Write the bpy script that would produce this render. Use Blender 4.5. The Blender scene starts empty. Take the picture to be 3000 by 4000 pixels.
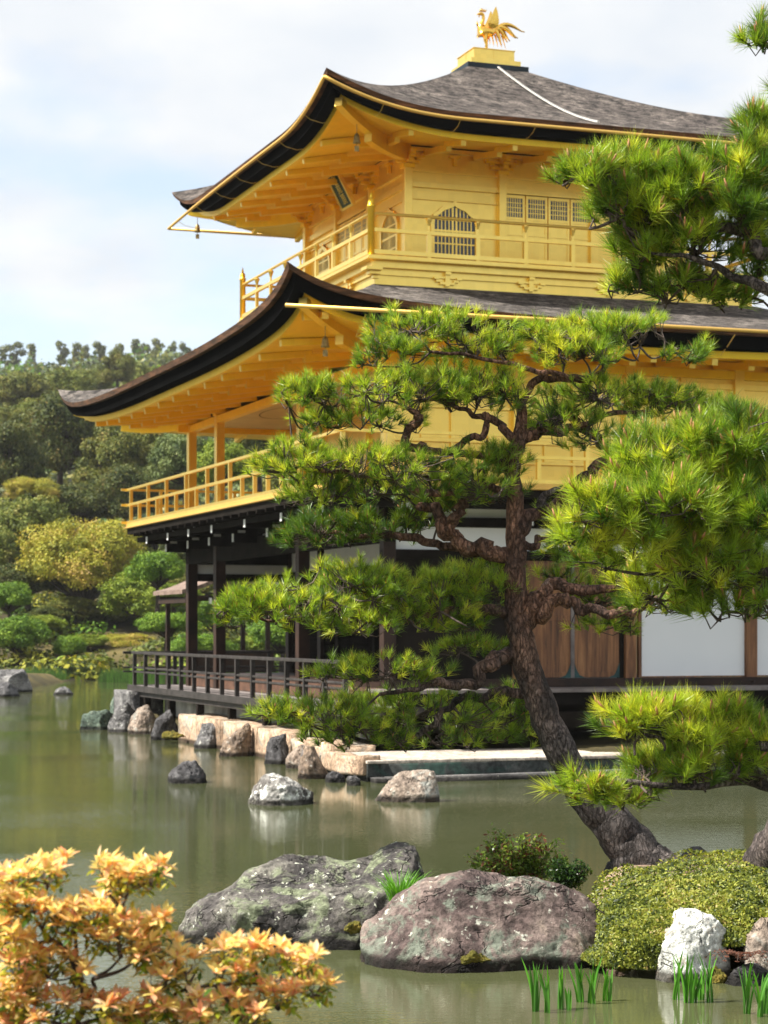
import bpy, bmesh, math, random
import numpy as np
from mathutils import Vector, Matrix
R = math.radians
PI = math.pi
scene = bpy.context.scene
COL = scene.collection

# ------------------------------------------------------------ camera, sky, sun
CAMZ = 2.06
F = 8150.0                      # focal length in pixels of the 3000 x 4000 photograph
cam_d = bpy.data.cameras.new('camera')
cam = bpy.data.objects.new('camera', cam_d)
COL.objects.link(cam)
cam.location = (0, 0, CAMZ)
cam.rotation_euler = (R(90), 0, 0)
cam_d.sensor_fit = 'VERTICAL'
cam_d.sensor_height = 36.0
cam_d.lens = F / 4000 * 36
cam_d.shift_y = 0.115
cam_d.clip_end = 6000
cam_d.dof.use_dof = True
cam_d.dof.focus_distance = 12.2
cam_d.dof.aperture_fstop = 6.0
scene.camera = cam

SUN_EL, SUN_AZ = R(50), R(192)   # azimuth measured from +X towards +Y, direction TO the sun
sd = Vector((math.cos(SUN_EL) * math.cos(SUN_AZ), math.cos(SUN_EL) * math.sin(SUN_AZ), math.sin(SUN_EL)))
sun_d = bpy.data.lights.new('sun', 'SUN')
sun_d.energy = 5.0
sun_d.angle = R(0.5)
sun_d.color = (1.0, 0.95, 0.86)
sun = bpy.data.objects.new('sun', sun_d)
COL.objects.link(sun)
sun.location = (-20, 0, 40)
sun.rotation_euler = sd.to_track_quat('Z', 'Y').to_euler()

world = bpy.data.worlds.new('World')
scene.world = world
world.use_nodes = True
nt = world.node_tree
N, L = nt.nodes, nt.links
N.clear()
out = N.new('ShaderNodeOutputWorld')
bg = N.new('ShaderNodeBackground')
bg.inputs['Strength'].default_value = 0.092
sky = N.new('ShaderNodeTexSky')
sky.sky_type = 'NISHITA'
sky.sun_disc = False
sky.sun_elevation = SUN_EL
sky.sun_rotation = R(90) - SUN_AZ
sky.air_density = 1.0
sky.dust_density = 0.7
tc = N.new('ShaderNodeTexCoord')
sep = N.new('ShaderNodeSeparateXYZ')
L.new(tc.outputs['Generated'], sep.inputs[0])
addz = N.new('ShaderNodeMath'); addz.operation = 'ADD'; addz.inputs[1].default_value = 0.22
mx = N.new('ShaderNodeMath'); mx.operation = 'MAXIMUM'; mx.inputs[1].default_value = 0.0
L.new(sep.outputs['Z'], mx.inputs[0]); L.new(mx.outputs[0], addz.inputs[0])
dx = N.new('ShaderNodeMath'); dx.operation = 'DIVIDE'; L.new(sep.outputs['X'], dx.inputs[0]); L.new(addz.outputs[0], dx.inputs[1])
dy = N.new('ShaderNodeMath'); dy.operation = 'DIVIDE'; L.new(sep.outputs['Y'], dy.inputs[0]); L.new(addz.outputs[0], dy.inputs[1])
cmb = N.new('ShaderNodeCombineXYZ'); L.new(dx.outputs[0], cmb.inputs[0]); L.new(dy.outputs[0], cmb.inputs[1])
cmb.inputs[2].default_value = 3.7
n1 = N.new('ShaderNodeTexNoise'); n1.inputs['Scale'].default_value = 1.9; n1.inputs['Detail'].default_value = 9; n1.inputs['Roughness'].default_value = 0.52
n1.inputs['Distortion'].default_value = 0.15
L.new(cmb.outputs[0], n1.inputs['Vector'])
rmp = N.new('ShaderNodeValToRGB')
rmp.color_ramp.elements[0].position = 0.38; rmp.color_ramp.elements[0].color = (0.40, 0.40, 0.40, 1)
rmp.color_ramp.elements[1].position = 0.52; rmp.color_ramp.elements[1].color = (1, 1, 1, 1)
elv = N.new('ShaderNodeMath'); elv.operation = 'MULTIPLY_ADD'; elv.inputs[1].default_value = 1.3; elv.inputs[2].default_value = -.265
L.new(mx.outputs[0], elv.inputs[0])
clm = N.new('ShaderNodeClamp'); clm.inputs[1].default_value = -.2; clm.inputs[2].default_value = .08
L.new(elv.outputs[0], clm.inputs[0])
sm = N.new('ShaderNodeMath'); sm.operation = 'ADD'; L.new(n1.outputs['Fac'], sm.inputs[0]); L.new(clm.outputs[0], sm.inputs[1])
L.new(sm.outputs[0], rmp.inputs[0])
n2 = N.new('ShaderNodeTexNoise'); n2.inputs['Scale'].default_value = 4.5; n2.inputs['Detail'].default_value = 8
L.new(cmb.outputs[0], n2.inputs['Vector'])
crmp = N.new('ShaderNodeValToRGB')
crmp.color_ramp.elements[0].position = 0.32; crmp.color_ramp.elements[0].color = (3.55, 3.8, 4.15, 1)
crmp.color_ramp.elements[1].position = 0.62; crmp.color_ramp.elements[1].color = (4.35, 4.4, 4.45, 1)
L.new(n2.outputs['Fac'], crmp.inputs[0])
mixw = N.new('ShaderNodeMix'); mixw.data_type = 'RGBA'
L.new(rmp.outputs[0], mixw.inputs[0]); L.new(sky.outputs[0], mixw.inputs[6]); L.new(crmp.outputs[0], mixw.inputs[7])
L.new(mixw.outputs[2], bg.inputs['Color']); L.new(bg.outputs[0], out.inputs[0])

scene.view_settings.view_transform = 'Standard'
scene.view_settings.look = 'None'
scene.view_settings.exposure = 1.28
scene.view_settings.gamma = 1.0

# ------------------------------------------------------------ helpers
def at(px, py, Y):
    """point of the photograph (3000 x 4000) at depth Y"""
    return Vector(((px - 1500) / F * Y, Y, CAMZ - (py - 2460) / F * Y))
def dt(x, y, Y):                 # the same, from the 1659-wide view of the photograph
    return at(x * 1.8083, y * 1.8083, Y)

def tag(o, label=None, cat=None, group=None, kind=None):
    if label: o['label'] = label
    if cat: o['category'] = cat
    if group: o['group'] = group
    if kind: o['kind'] = kind
    return o
def empty(name, loc=(0, 0, 0), rz=0.0, parent=None):
    o = bpy.data.objects.new(name, None)
    o.empty_display_size = 0.2
    COL.objects.link(o)
    o.location = loc; o.rotation_euler = (0, 0, rz)
    if parent: o.parent = parent
    return o
def dup(o, parent=None):
    c = o.copy(); COL.objects.link(c)
    if parent is not None: c.parent = parent
    for ch in list(o.children): dup(ch, c)
    return c

class MB:
    def __init__(s): s.v = []; s.f = []; s.m = []
    def add(s, vs, fs, mi=0):
        b = len(s.v); s.v += [tuple(p) for p in vs]
        s.f += [tuple(i + b for i in f) for f in fs]; s.m += [mi] * len(fs)
        return s
    def box(s, x0, x1, y0, y1, z0, z1, mi=0):
        vs = [(x0,y0,z0),(x1,y0,z0),(x1,y1,z0),(x0,y1,z0),(x0,y0,z1),(x1,y0,z1),(x1,y1,z1),(x0,y1,z1)]
        return s.add(vs, [(0,3,2,1),(4,5,6,7),(0,1,5,4),(1,2,6,5),(2,3,7,6),(3,0,4,7)], mi)
    def beam(s, a, b, w, h, mi=0, w2=None, h2=None):
        """bar from a to b, w wide, h high, its TOP centre line on a-b"""
        a = Vector(a); b = Vector(b); d = (b - a).normalized()
        sd_ = d.cross(Vector((0, 0, 1)))
        if sd_.length < 1e-4: sd_ = Vector((1, 0, 0))
        sd_.normalize(); up = sd_.cross(d).normalized()
        w2 = w if w2 is None else w2; h2 = h if h2 is None else h2
        vs = []
        for p, ww, hh in ((a, w, h), (b, w2, h2)):
            vs += [p - sd_*ww/2 - up*hh, p + sd_*ww/2 - up*hh, p + sd_*ww/2, p - sd_*ww/2]
        return s.add(vs, [(0,1,2,3),(7,6,5,4),(0,4,5,1),(1,5,6,2),(2,6,7,3),(3,7,4,0)], mi)
    def tube(s, pts, rad, n=8, mi=0, cap=True):
        pts = [Vector(p) for p in pts]
        if not hasattr(rad, '__len__'): rad = [rad] * len(pts)
        vs = []; fs = []; ref = None
        for i, p in enumerate(pts):
            t = (pts[min(i+1, len(pts)-1)] - pts[max(i-1, 0)])
            if t.length < 1e-9: t = Vector((0, 0, 1))
            t.normalize()
            if ref is None:
                ref = t.cross(Vector((0.31, 0.9, 0.2))); 
                if ref.length < 1e-3: ref = t.cross(Vector((1, 0, 0)))
            ref = (ref - t * ref.dot(t)).normalized(); q = t.cross(ref)
            for k in range(n):
                a = 2*PI*k/n
                vs.append(p + (ref*math.cos(a) + q*math.sin(a)) * rad[i])
        for i in range(len(pts)-1):
            for k in range(n):
                k2 = (k+1) % n
                fs.append((i*n+k, i*n+k2, (i+1)*n+k2, (i+1)*n+k))
        if cap:
            fs.append(tuple(range(n-1, -1, -1))); b = (len(pts)-1)*n; fs.append(tuple(b+k for k in range(n)))
        return s.add(vs, fs, mi)
    def lathe(s, c, prof, n=12, mi=0):
        vs = []; fs = []
        for r, z in prof:
            for k in range(n):
                a = 2*PI*k/n; vs.append((c[0]+r*math.cos(a), c[1]+r*math.sin(a), c[2]+z))
        for i in range(len(prof)-1):
            for k in range(n):
                fs.append((i*n+k, i*n+(k+1)%n, (i+1)*n+(k+1)%n, (i+1)*n+k))
        fs.append(tuple(range(n-1, -1, -1))); b = (len(prof)-1)*n; fs.append(tuple(b+k for k in range(n)))
        return s.add(vs, fs, mi)
    def build(s, name, mat, parent=None, smooth=False, bevel=0.0):
        me = bpy.data.meshes.new(name)
        me.from_pydata([tuple(p) for p in s.v], [], s.f)
        for m in (mat if isinstance(mat, (list, tuple)) else [mat]): me.materials.append(m)
        if any(s.m): me.polygons.foreach_set('material_index', s.m)
        if smooth: me.polygons.foreach_set('use_smooth', [True]*len(me.polygons))
        me.update()
        o = bpy.data.objects.new(name, me); COL.objects.link(o)
        if parent: o.parent = parent
        if bevel:
            b = o.modifiers.new('bevel', 'BEVEL'); b.width = bevel; b.segments = 2; b.limit_method = 'ANGLE'
        return o

def np_mesh(name, V, Fq, mat, parent=None, col=None, smooth=False, fcol=None):
    """mesh from numpy verts (n,3) and faces (m,k); optional per-vertex colour"""
    me = bpy.data.meshes.new(name)
    m, k = Fq.shape
    me.vertices.add(len(V)); me.vertices.foreach_set('co', V.astype(np.float32).ravel())
    me.loops.add(m*k); me.loops.foreach_set('vertex_index', Fq.astype(np.int32).ravel())
    me.polygons.add(m); me.polygons.foreach_set('loop_start', (np.arange(m)*k).astype(np.int32))
    if smooth: me.polygons.foreach_set('use_smooth', np.ones(m, dtype=bool))
    for mm in (mat if isinstance(mat, (list, tuple)) else [mat]): me.materials.append(mm)
    me.update(calc_edges=True)
    if col is not None:
        a = me.color_attributes.new('tint', 'FLOAT_COLOR', 'POINT')
        c = np.ones((len(V), 4), np.float32); c[:, :3] = col; a.data.foreach_set('color', c.ravel())
    o = bpy.data.objects.new(name, me); COL.objects.link(o)
    if parent: o.parent = parent
    return o

# value noise, vectorised
def _h(ix, iy, iz, seed):
    n = (ix*374761393 + iy*668265263 + iz*2147483647 % 1000003*31 + iz*1274126177 + seed*974634777) & 0xffffffff
    n = ((n ^ (n >> 13)) * 1274126177) & 0xffffffff
    return ((n ^ (n >> 16)) & 0xffff) / 65535.0
def vnoise(P, seed=0):
    P = np.asarray(P, float); i = np.floor(P).astype(np.int64); f = P - i; f = f*f*(3-2*f)
    r = 0
    for dx_ in (0, 1):
        for dy_ in (0, 1):
            for dz_ in (0, 1):
                w = (f[:,0] if dx_ else 1-f[:,0])*(f[:,1] if dy_ else 1-f[:,1])*(f[:,2] if dz_ else 1-f[:,2])
                r = r + w*_h(i[:,0]+dx_, i[:,1]+dy_, i[:,2]+dz_, seed)
    return r*2-1
def fbm(P, oct=4, seed=0, gain=.5):
    P = np.asarray(P, float); a = 1; r = 0
    for o in range(oct):
        r = r + a*vnoise(P*(2**o)+17.3*o, seed+o); a *= gain
    return r

# ------------------------------------------------------------ materials
def newmat(name):
    m = bpy.data.materials.new(name); m.use_nodes = True
    b = m.node_tree.nodes['Principled BSDF']
    return m, m.node_tree.nodes, m.node_tree.links, b
def noise_node(N_, L_, scale, detail=4, rough=.5, vec=None, dist=0):
    n = N_.new('ShaderNodeTexNoise'); n.inputs['Scale'].default_value = scale
    n.inputs['Detail'].default_value = detail; n.inputs['Roughness'].default_value = rough
    n.inputs['Distortion'].default_value = dist
    if vec is not None: L_.new(vec, n.inputs['Vector'])
    return n
def ramp(N_, L_, fac, stops):
    r = N_.new('ShaderNodeValToRGB'); e = r.color_ramp.elements
    while len(e) < len(stops): e.new(0.5)
    for i, (p, c) in enumerate(stops):
        e[i].position = p; e[i].color = (*c, 1)
    L_.new(fac, r.inputs[0]); return r
def mix(N_, L_, fac, a, b, mode='MIX'):
    m = N_.new('ShaderNodeMix'); m.data_type = 'RGBA'; m.blend_type = mode
    for s_, v in ((0, fac), (6, a), (7, b)):
        if isinstance(v, (int, float)): m.inputs[s_].default_value = v
        elif isinstance(v, tuple): m.inputs[s_].default_value = (*v, 1)
        else: L_.new(v, m.inputs[s_])
    return m.outputs[2]
def bump(N_, L_, b, h, strength=.3, dist=.02):
    n = N_.new('ShaderNodeBump'); n.inputs['Strength'].default_value = strength; n.inputs['Distance'].default_value = dist
    L_.new(h, n.inputs['Height'])
    L_.new(n.outputs[0], b.inputs['Normal']); return n
def coords(N_, L_, kind='Object', scale=(1,1,1)):
    t = N_.new('ShaderNodeTexCoord')
    mp = N_.new('ShaderNodeMapping'); mp.inputs['Scale'].default_value = scale
    L_.new(t.outputs[kind], mp.inputs[0]); return mp.outputs[0]

def mottled(name, stops, scale=6, rough=.8, bstr=.4, bdist=.02, detail=8, vscale=(1,1,1), metallic=0, spec=.3, bscale=None, nrough=.6, dist=0.0):
    m, N_, L_, b = newmat(name)
    v = coords(N_, L_, 'Object', vscale)
    n = noise_node(N_, L_, scale, detail, nrough, v, dist)
    r = ramp(N_, L_, n.outputs['Fac'], stops)
    L_.new(r.outputs[0], b.inputs['Base Color'])
    b.inputs['Roughness'].default_value = rough; b.inputs['Metallic'].default_value = metallic
    b.inputs['Specular IOR Level'].default_value = spec
    n2_ = noise_node(N_, L_, (bscale or scale*3), 8, .65, v)
    bump(N_, L_, b, n2_.outputs['Fac'], bstr, bdist)
    return m

def gold_mat(name, base, dark, rough=.36, metallic=.8, leaf=9.0):
    m, N_, L_, b = newmat(name)
    v = coords(N_, L_, 'Object')
    # gold leaf laid in small squares: a faint change from sheet to sheet
    mp = N_.new('ShaderNodeVectorMath'); mp.operation = 'SCALE'; mp.inputs['Scale'].default_value = leaf
    L_.new(v, mp.inputs[0])
    fl = N_.new('ShaderNodeVectorMath'); fl.operation = 'FLOOR'; L_.new(mp.outputs[0], fl.inputs[0])
    wn = N_.new('ShaderNodeTexWhiteNoise'); L_.new(fl.outputs[0], wn.inputs['Vector'])
    n = noise_node(N_, L_, .8, 6, .6, v)
    n3 = noise_node(N_, L_, 30, 4, .6, v)
    c1 = mix(N_, L_, n.outputs['Fac'], dark, base)
    c2 = mix(N_, L_, .07, c1, wn.outputs['Value'], 'MULTIPLY')
    L_.new(c2, b.inputs['Base Color'])
    b.inputs['Metallic'].default_value = metallic
    r = N_.new('ShaderNodeMapRange'); r.inputs[3].default_value = rough-.06; r.inputs[4].default_value = rough+.12
    L_.new(n3.outputs['Fac'], r.inputs[0]); L_.new(r.outputs[0], b.inputs['Roughness'])
    bump(N_, L_, b, n3.outputs['Fac'], .06, .01)
    return m

M = {}
M['gold'] = gold_mat('gold_leaf', (1.0, .755, .21), (.95, .63, .12), metallic=.86, rough=.29)
M['gold_soffit'] = gold_mat('gold_leaf_boards', (1.0, .69, .055), (.97, .58, .03), rough=.38, metallic=.62)
M['gold_bright'] = gold_mat('polished_gold', (1.0, .66, .16), (.95, .54, .08), rough=.22, metallic=1.0)
M['gutter'] = gold_mat('gilded_metal', (.86, .56, .16), (.72, .42, .08), rough=.45, metallic=.6)
def thatch_mat(name, stops, spec=.2):
    m, N_, L_, b = newmat(name)
    v = coords(N_, L_, 'Object')
    n = noise_node(N_, L_, 1.6, 8, .75, v, .6)
    n2_ = noise_node(N_, L_, 26, 6, .75, v)
    n3 = noise_node(N_, L_, 6, 8, .8, v, .3)
    a = ramp(N_, L_, n.outputs['Fac'], stops)
    sp_ = ramp(N_, L_, n3.outputs['Fac'], [(.40, (.12,.12,.12)), (.58, (2.6,2.45,2.3))])
    c = mix(N_, L_, 1.0, a.outputs[0], sp_.outputs[0], 'MULTIPLY')
    sp2 = ramp(N_, L_, n2_.outputs['Fac'], [(.35, (.45,.45,.45)), (.68, (1.5,1.5,1.5))])
    c = mix(N_, L_, .8, c, sp2.outputs[0], 'MULTIPLY')
    L_.new(c, b.inputs['Base Color']); b.inputs['Roughness'].default_value = .85
    b.inputs['Specular IOR Level'].default_value = spec
    bump(N_, L_, b, n2_.outputs['Fac'], .9, .05)
    return m
M['thatch'] = thatch_mat('weathered_shingle', [(.3, (.024,.021,.020)), (.5, (.058,.051,.048)), (.72, (.14,.125,.115))])
M['thatch_low'] = thatch_mat('weathered_shingle_lower', [(.3, (.026,.024,.023)), (.5, (.065,.06,.058)), (.72, (.19,.175,.16))])
M['bark_edge'] = mottled('cut_bark_edge', [(.3, (.02,.012,.008)), (.52, (.085,.04,.02)), (.75, (.22,.10,.05))], 2.2, .8, .7, .02, vscale=(1,1,9))
M['lacquer'] = mottled('black_eave_board', [(.3, (.002,.002,.002)), (.7, (.006,.006,.006))], 3, .8, .15, .01, spec=0)
M['black_wood'] = mottled('blackened_wood', [(.3, (.006,.005,.004)), (.6, (.016,.013,.011)), (.8, (.022,.016,.012))], 3, .75, .3, .01, spec=.03)
M['dark_wood'] = mottled('dark_brown_wood', [(.3, (.008,.004,.003)), (.7, (.04,.018,.010))], 3, .6, .3, .01)
M['deck_wood'] = mottled('weathered_grey_boards', [(.3, (.10,.085,.08)), (.7, (.24,.21,.20))], 4, .7, .3, .01)
M['rail_wood'] = mottled('weathered_black_rail', [(.3, (.012,.010,.009)), (.7, (.05,.043,.04))], 5, .6, .3, .01)
M['white'] = mottled('white_plaster', [(.3, (.72,.73,.74)), (.7, (.80,.80,.80))], 2, .8, .05, .005)
M['tip_white'] = mottled('white_painted_end', [(.3, (.70,.70,.69)), (.7, (.82,.82,.81))], 2, .7, .05, .005)
M['paper'] = mottled('white_paper_screen', [(.3, (.76,.78,.80)), (.7, (.82,.83,.84))], .8, .85, .02, .005)
M['ceiling'] = mottled('pale_painted_ceiling', [(.3, (.50,.40,.27)), (.7, (.62,.51,.36))], 2, .7, .05, .005)
M['plaster_old'] = mottled('stained_plaster', [(.3, (.16,.15,.14)), (.5, (.34,.33,.30)), (.7, (.52,.50,.46))], 2.5, .9, .3, .01)
M['verdigris'] = mottled('dark_copper', [(.3, (.006,.012,.018)), (.62, (.02,.035,.045)), (.78, (.09,.17,.17))], 3, .5, .15, .01)
M['copper_green'] = mottled('green_copper_fitting', [(.3, (.01,.03,.03)), (.7, (.03,.09,.09))], 8, .6, .15, .01)
M['pane'] = mottled('dark_window_paper', [(.3, (.10,.13,.19)), (.7, (.15,.18,.25))], 3, .4, .05, .005)
M['bronze'] = mottled('old_bronze', [(.3, (.16,.11,.04)), (.7, (.42,.30,.12))], 20, .45, .2, .01, metallic=.7)
M['chain'] = mottled('pale_metal_chain', [(.3, (.40,.39,.36)), (.7, (.62,.6,.56))], 20, .4, .2, .01, metallic=.5)
M['plaque_green'] = mottled('dark_green_board', [(.3, (.01,.025,.015)), (.7, (.03,.06,.035))], 8, .5, .1, .01)
# wooden doors: vertical grain
def door_mat():
    m, N_, L_, b = newmat('old_door_wood')
    v = coords(N_, L_, 'Object', (6, 6, .5))
    n = noise_node(N_, L_, 2.2, 8, .65, v, .5)
    r = ramp(N_, L_, n.outputs['Fac'], [(.3, (.045,.017,.007)), (.5, (.19,.078,.028)), (.72, (.36,.17,.065))])
    L_.new(r.outputs[0], b.inputs['Base Color']); b.inputs['Roughness'].default_value = .6
    bump(N_, L_, b, n.outputs['Fac'], .3, .01)
    return m
M['door'] = door_mat()
M['riser'] = mottled('brown_riser_board', [(.3, (.035,.018,.011)), (.7, (.13,.065,.04))], 3, .7, .3, .01)
# ------------------------------------------------------------ the golden pavilion
TH = math.atan2(.3404, .9403)
PV = empty('golden_pavilion', (.056, 31.6, 0), TH)
tag(PV, 'three storey golden temple pavilion with dark shingled curved roofs standing on the pond edge', 'temple')
UW, VW = 8.1, 11.7
def Wp(x, y, z): 
    return Vector((.056 + x*math.cos(TH) - y*math.sin(TH), 31.6 + x*math.sin(TH) + y*math.cos(TH), z))

def rect_loop(rc, inset):
    x0, x1, y0, y1 = rc
    return (x0+inset, x1-inset, y0+inset, y1-inset)
def side_pts(rc, ns):
    """four sides, each ns+1 points corner to corner, denser near the corners"""
    x0, x1, y0, y1 = rc
    c = [(x0,y0),(x1,y0),(x1,y1),(x0,y1)]
    t = 0.5 - 0.5*np.cos(np.linspace(0, PI, ns+1)); t = .6*t + .4*np.linspace(0,1,ns+1)
    return [[(c[k][0]+(c[(k+1)%4][0]-c[k][0])*q, c[k][1]+(c[(k+1)%4][1]-c[k][1])*q, q) for q in t] for k in range(4)]

class Eave:
    """curved roof; rc = eave rectangle, inner = rectangle at the top, wall = wall rectangle"""
    def __init__(s, rc, inner, wall, ze, prof, lift, zw, ths, insets):
        s.rc, s.inner, s.wall, s.ze, s.prof, s.lift, s.zw, s.ths, s.insets = rc, inner, wall, ze, prof, lift, zw, ths, insets
    def along(s, rc, k, q):
        ln = (rc[1]-rc[0]) if k % 2 == 0 else (rc[3]-rc[2])
        return min(q, 1-q)*ln
    def top(s, name, mat, parent, ns=56, ntt=22):
        mb = MB(); o = side_pts(s.rc, ns); i = side_pts(s.inner, ns)
        for k in range(4):
            vs = []
            for a in range(ns+1):
                lf = s.lift(s.along(s.rc, k, o[k][a][2]))
                for b in range(ntt+1):
                    t = (b/ntt)**1.0
                    x = o[k][a][0]*(1-t)+i[k][a][0]*t; y = o[k][a][1]*(1-t)+i[k][a][1]*t
                    vs.append((x, y, s.prof(t) + lf*(1-t)**2.6))
            fs = [(a*(ntt+1)+b, (a+1)*(ntt+1)+b, (a+1)*(ntt+1)+b+1, a*(ntt+1)+b+1) for a in range(ns) for b in range(ntt)]
            mb.add(vs, fs)
        return mb.build(name, mat, parent, smooth=True)
    def strip(s, specs, ns=56):
        """specs: list of (inset, dz); consecutive ones are joined"""
        mb = MB()
        for k in range(4):
            vs = []
            for inset, dz in specs:
                rc = rect_loop(s.rc, inset); p = side_pts(rc, ns)
                for a in range(ns+1):
                    vs.append((p[k][a][0], p[k][a][1], s.ze + dz + s.lift(s.along(rc, k, p[k][a][2]))*(1-inset*.28)))
            n = ns+1
            mb.add(vs, [(j*n+a, (j+1)*n+a, (j+1)*n+a+1, j*n+a+1) for j in range(len(specs)-1) for a in range(ns)])
        return mb
    def soff(s, x, y):
        w = s.wall; D = s.wall[0]-s.rc[0]-s.insets[3]
        d = max(w[0]-x, x-w[1], w[2]-y, y-w[3], 0); t = d/D
        hx0, hx1, hy0, hy1 = w[0]-d, w[1]+d, w[2]-d, w[3]+d
        if max(w[0]-x, x-w[1]) >= max(w[2]-y, y-w[3]): a = min(y-hy0, hy1-y)
        else: a = min(x-hx0, hx1-x)
        zo = s.ze - s.ths[0]-s.ths[1]-s.ths[2]
        return s.zw + (zo-s.zw)*t + s.lift(max(a, 0))*t*t*(1-s.insets[3]*.28)
    def soffit(s, name, mat, parent, ns=48, ntt=8):
        mb = MB(); ro = rect_loop(s.rc, s.insets[3]); o = side_pts(ro, ns); i = side_pts(s.wall, ns)
        for k in range(4):
            vs = []
            for a in range(ns+1):
                for b in range(ntt+1):
                    t = b/ntt
                    x = o[k][a][0]*(1-t)+i[k][a][0]*t; y = o[k][a][1]*(1-t)+i[k][a][1]*t
                    vs.append((x, y, s.soff(x, y)))
            mb.add(vs, [(a*(ntt+1)+b, a*(ntt+1)+b+1, (a+1)*(ntt+1)+b+1, (a+1)*(ntt+1)+b) for a in range(ns) for b in range(ntt)])
        return mb.build(name, mat, parent, smooth=True)
    def rafters(s, parent, mat, mat_end, step, tiers):
        """beams under the soffit on the four sides. tiers: (d0 from wall, d1, drop, w, h)"""
        w = s.wall; D = s.wall[0]-s.rc[0]-s.insets[3]; cnt = 0
        for k in range(4):
            L0, L1 = (w[0], w[1]) if k % 2 == 0 else (w[2], w[3])
            n = int(round((L1-L0+2*D-.5)/step)); 
            for j in range(n+1):
                q = L0-D+.25 + (L1-L0+2*D-.5)*j/n
                over = max(L0-q, q-L1, 0)
                for ti, (d0, d1, drop, ww, hh) in enumerate(tiers):
                    a0 = max(d0, over+.05); a1 = min(d1, D)
                    if a1-a0 < .18: continue
                    mb = MB(); pts = []
                    for e in range(6):
                        d = a0+(a1-a0)*e/5
                        x, y = {0:(q, w[2]-d), 1:(w[1]+d, q), 2:(q, w[3]+d), 3:(w[0]-d, q)}[k]
                        pts.append(Vector((x, y, s.soff(x, y)-drop)))
                    for e in range(5): mb.beam(pts[e], pts[e+1], ww, hh)
                    dd = (pts[5]-pts[4]).normalized()
                    mb.beam(pts[5], pts[5]+dd*.012, ww*.98, hh*.98, 1)
                    mb.build('rafter', [mat, mat_end], parent); cnt += 1
        return cnt
    def hips(s, parent, mat, mat_end):
        w = s.wall; D = s.wall[0]-s.rc[0]-s.insets[3]
        for cx, cy, sx, sy in ((w[0],w[2],-1,-1),(w[1],w[2],1,-1),(w[1],w[3],1,1),(w[0],w[3],-1,1)):
            for d1, drop, ww, hh in ((D+.10, .0, .13, .14), (D*.62, .13, .13, .14)):
                mb = MB(); pts = []
                for e in range(9):
                    d = d1*e/8; dd = min(d, D)
                    x, y = cx+sx*d, cy+sy*d
                    z = s.soff(cx+sx*dd, cy+sy*dd) - drop + (d-dd)*.35
                    pts.append(Vector((x, y, z)))
                for e in range(8): mb.beam(pts[e], pts[e+1], ww, hh)
                dd = (pts[8]-pts[7]).normalized(); mb.beam(pts[8], pts[8]+dd*.015, ww*.98, hh*.98, 1)
                mb.build('hip_rafter', [mat, mat_end], parent)

# --- third storey
W3 = (1.472, 6.622, 3.08, 8.58)
R3 = (W3[0]-2.14, W3[1]+2.14, W3[2]-2.14, W3[3]+2.14)
C3 = ((W3[0]+W3[1])/2, (W3[2]+W3[3])/2)
def lift3(a): 
    return .50*max(0, 1-a/2.5)**2.4 if a < 2.5 else 0.0
_t3 = [0, .15, .48, .80, 1.0]; _z3 = [10.26, 10.46, 11.10, 11.80, 12.30]
def prof3(t): return float(np.interp(t, _t3, _z3)) 
# smooth the profile
_c3 = np.polyfit(_t3, _z3, 3)
def prof3(t): return float(np.polyval(_c3, t))
E3 = Eave(R3, (C3[0]-.5, C3[0]+.5, C3[1]-.5, C3[1]+.5), W3, 10.26, prof3, lift3, 10.20, (.08, .17, .10), (.02, .12, .36, .42))
def make_roof(E, tm, low):
    th1, th2, th3 = E.ths
    r = E.top('roof', tm, PV)
    E.strip([(0, E.prof(0)-E.ze), (.015, -th1*.45), (.03, -th1), (.12, -th1)]).build('bark_edge', M['bark_edge'], r, smooth=False)
    E.strip([(.12, -th1), (.14, -th1-th2), (.36, -th1-th2-.005)]).build('eave_board', M['lacquer'], r)
    E.strip([(.355, -th1-th2+.0), (.37, -th1-th2-th3), (.44, -th1-th2-th3-.004)]).build('fascia', M['gold_soffit'], PV)
    sf = E.soffit('soffit', M['gold_soffit'], PV)
    return r, sf
roof3, soff3 = make_roof(E3, M['thatch'], False)
E3.rafters(soff3, M['gold_soffit'], M['gold'], .95, [(.95, 1.70, .002, .085, .085), (0.05, 1.06, .06, .09, .10)])
E3.hips(soff3, M['gold_soffit'], M['gold'])

# gutters of the top roof: brass channel held by hooks
def gutter_line(pts, name, hooks=True, r=.028):
    g = MB(); g.tube(pts, r, 8); o = g.build(name, M['gutter'], PV, smooth=True)
    return o
def eave_z(E, a): return E.ze + E.lift(a)
pts = []; hk = []
for q in np.linspace(0, 1, 60):            # south side: x = R3[0], from near corner to far corner
    y = R3[2]-.05 + (R3[3]-R3[2]+.1)*q
    z = 10.26-.125 + lift3((R3[3]-R3[2])*q)*.93 - .10*q**3
    pts.append((R3[0]-.05, y, z))
g3s = gutter_line(pts, 'gutter')
pts2 = [(R3[0]-.05+(R3[1]-R3[0]+.1)*q, R3[2]-.05, 10.26-.125+lift3(min(q, 1-q)*(R3[1]-R3[0]))*.93) for q in np.linspace(0, 1, 60)]
g3e = gutter_line(pts2, 'gutter')
ze_ = pts[-1][2]
g3w = gutter_line([(R3[0]-.05+.0, R3[3]+.05, ze_), (R3[1], R3[3]+.05, ze_)], 'gutter')
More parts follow.
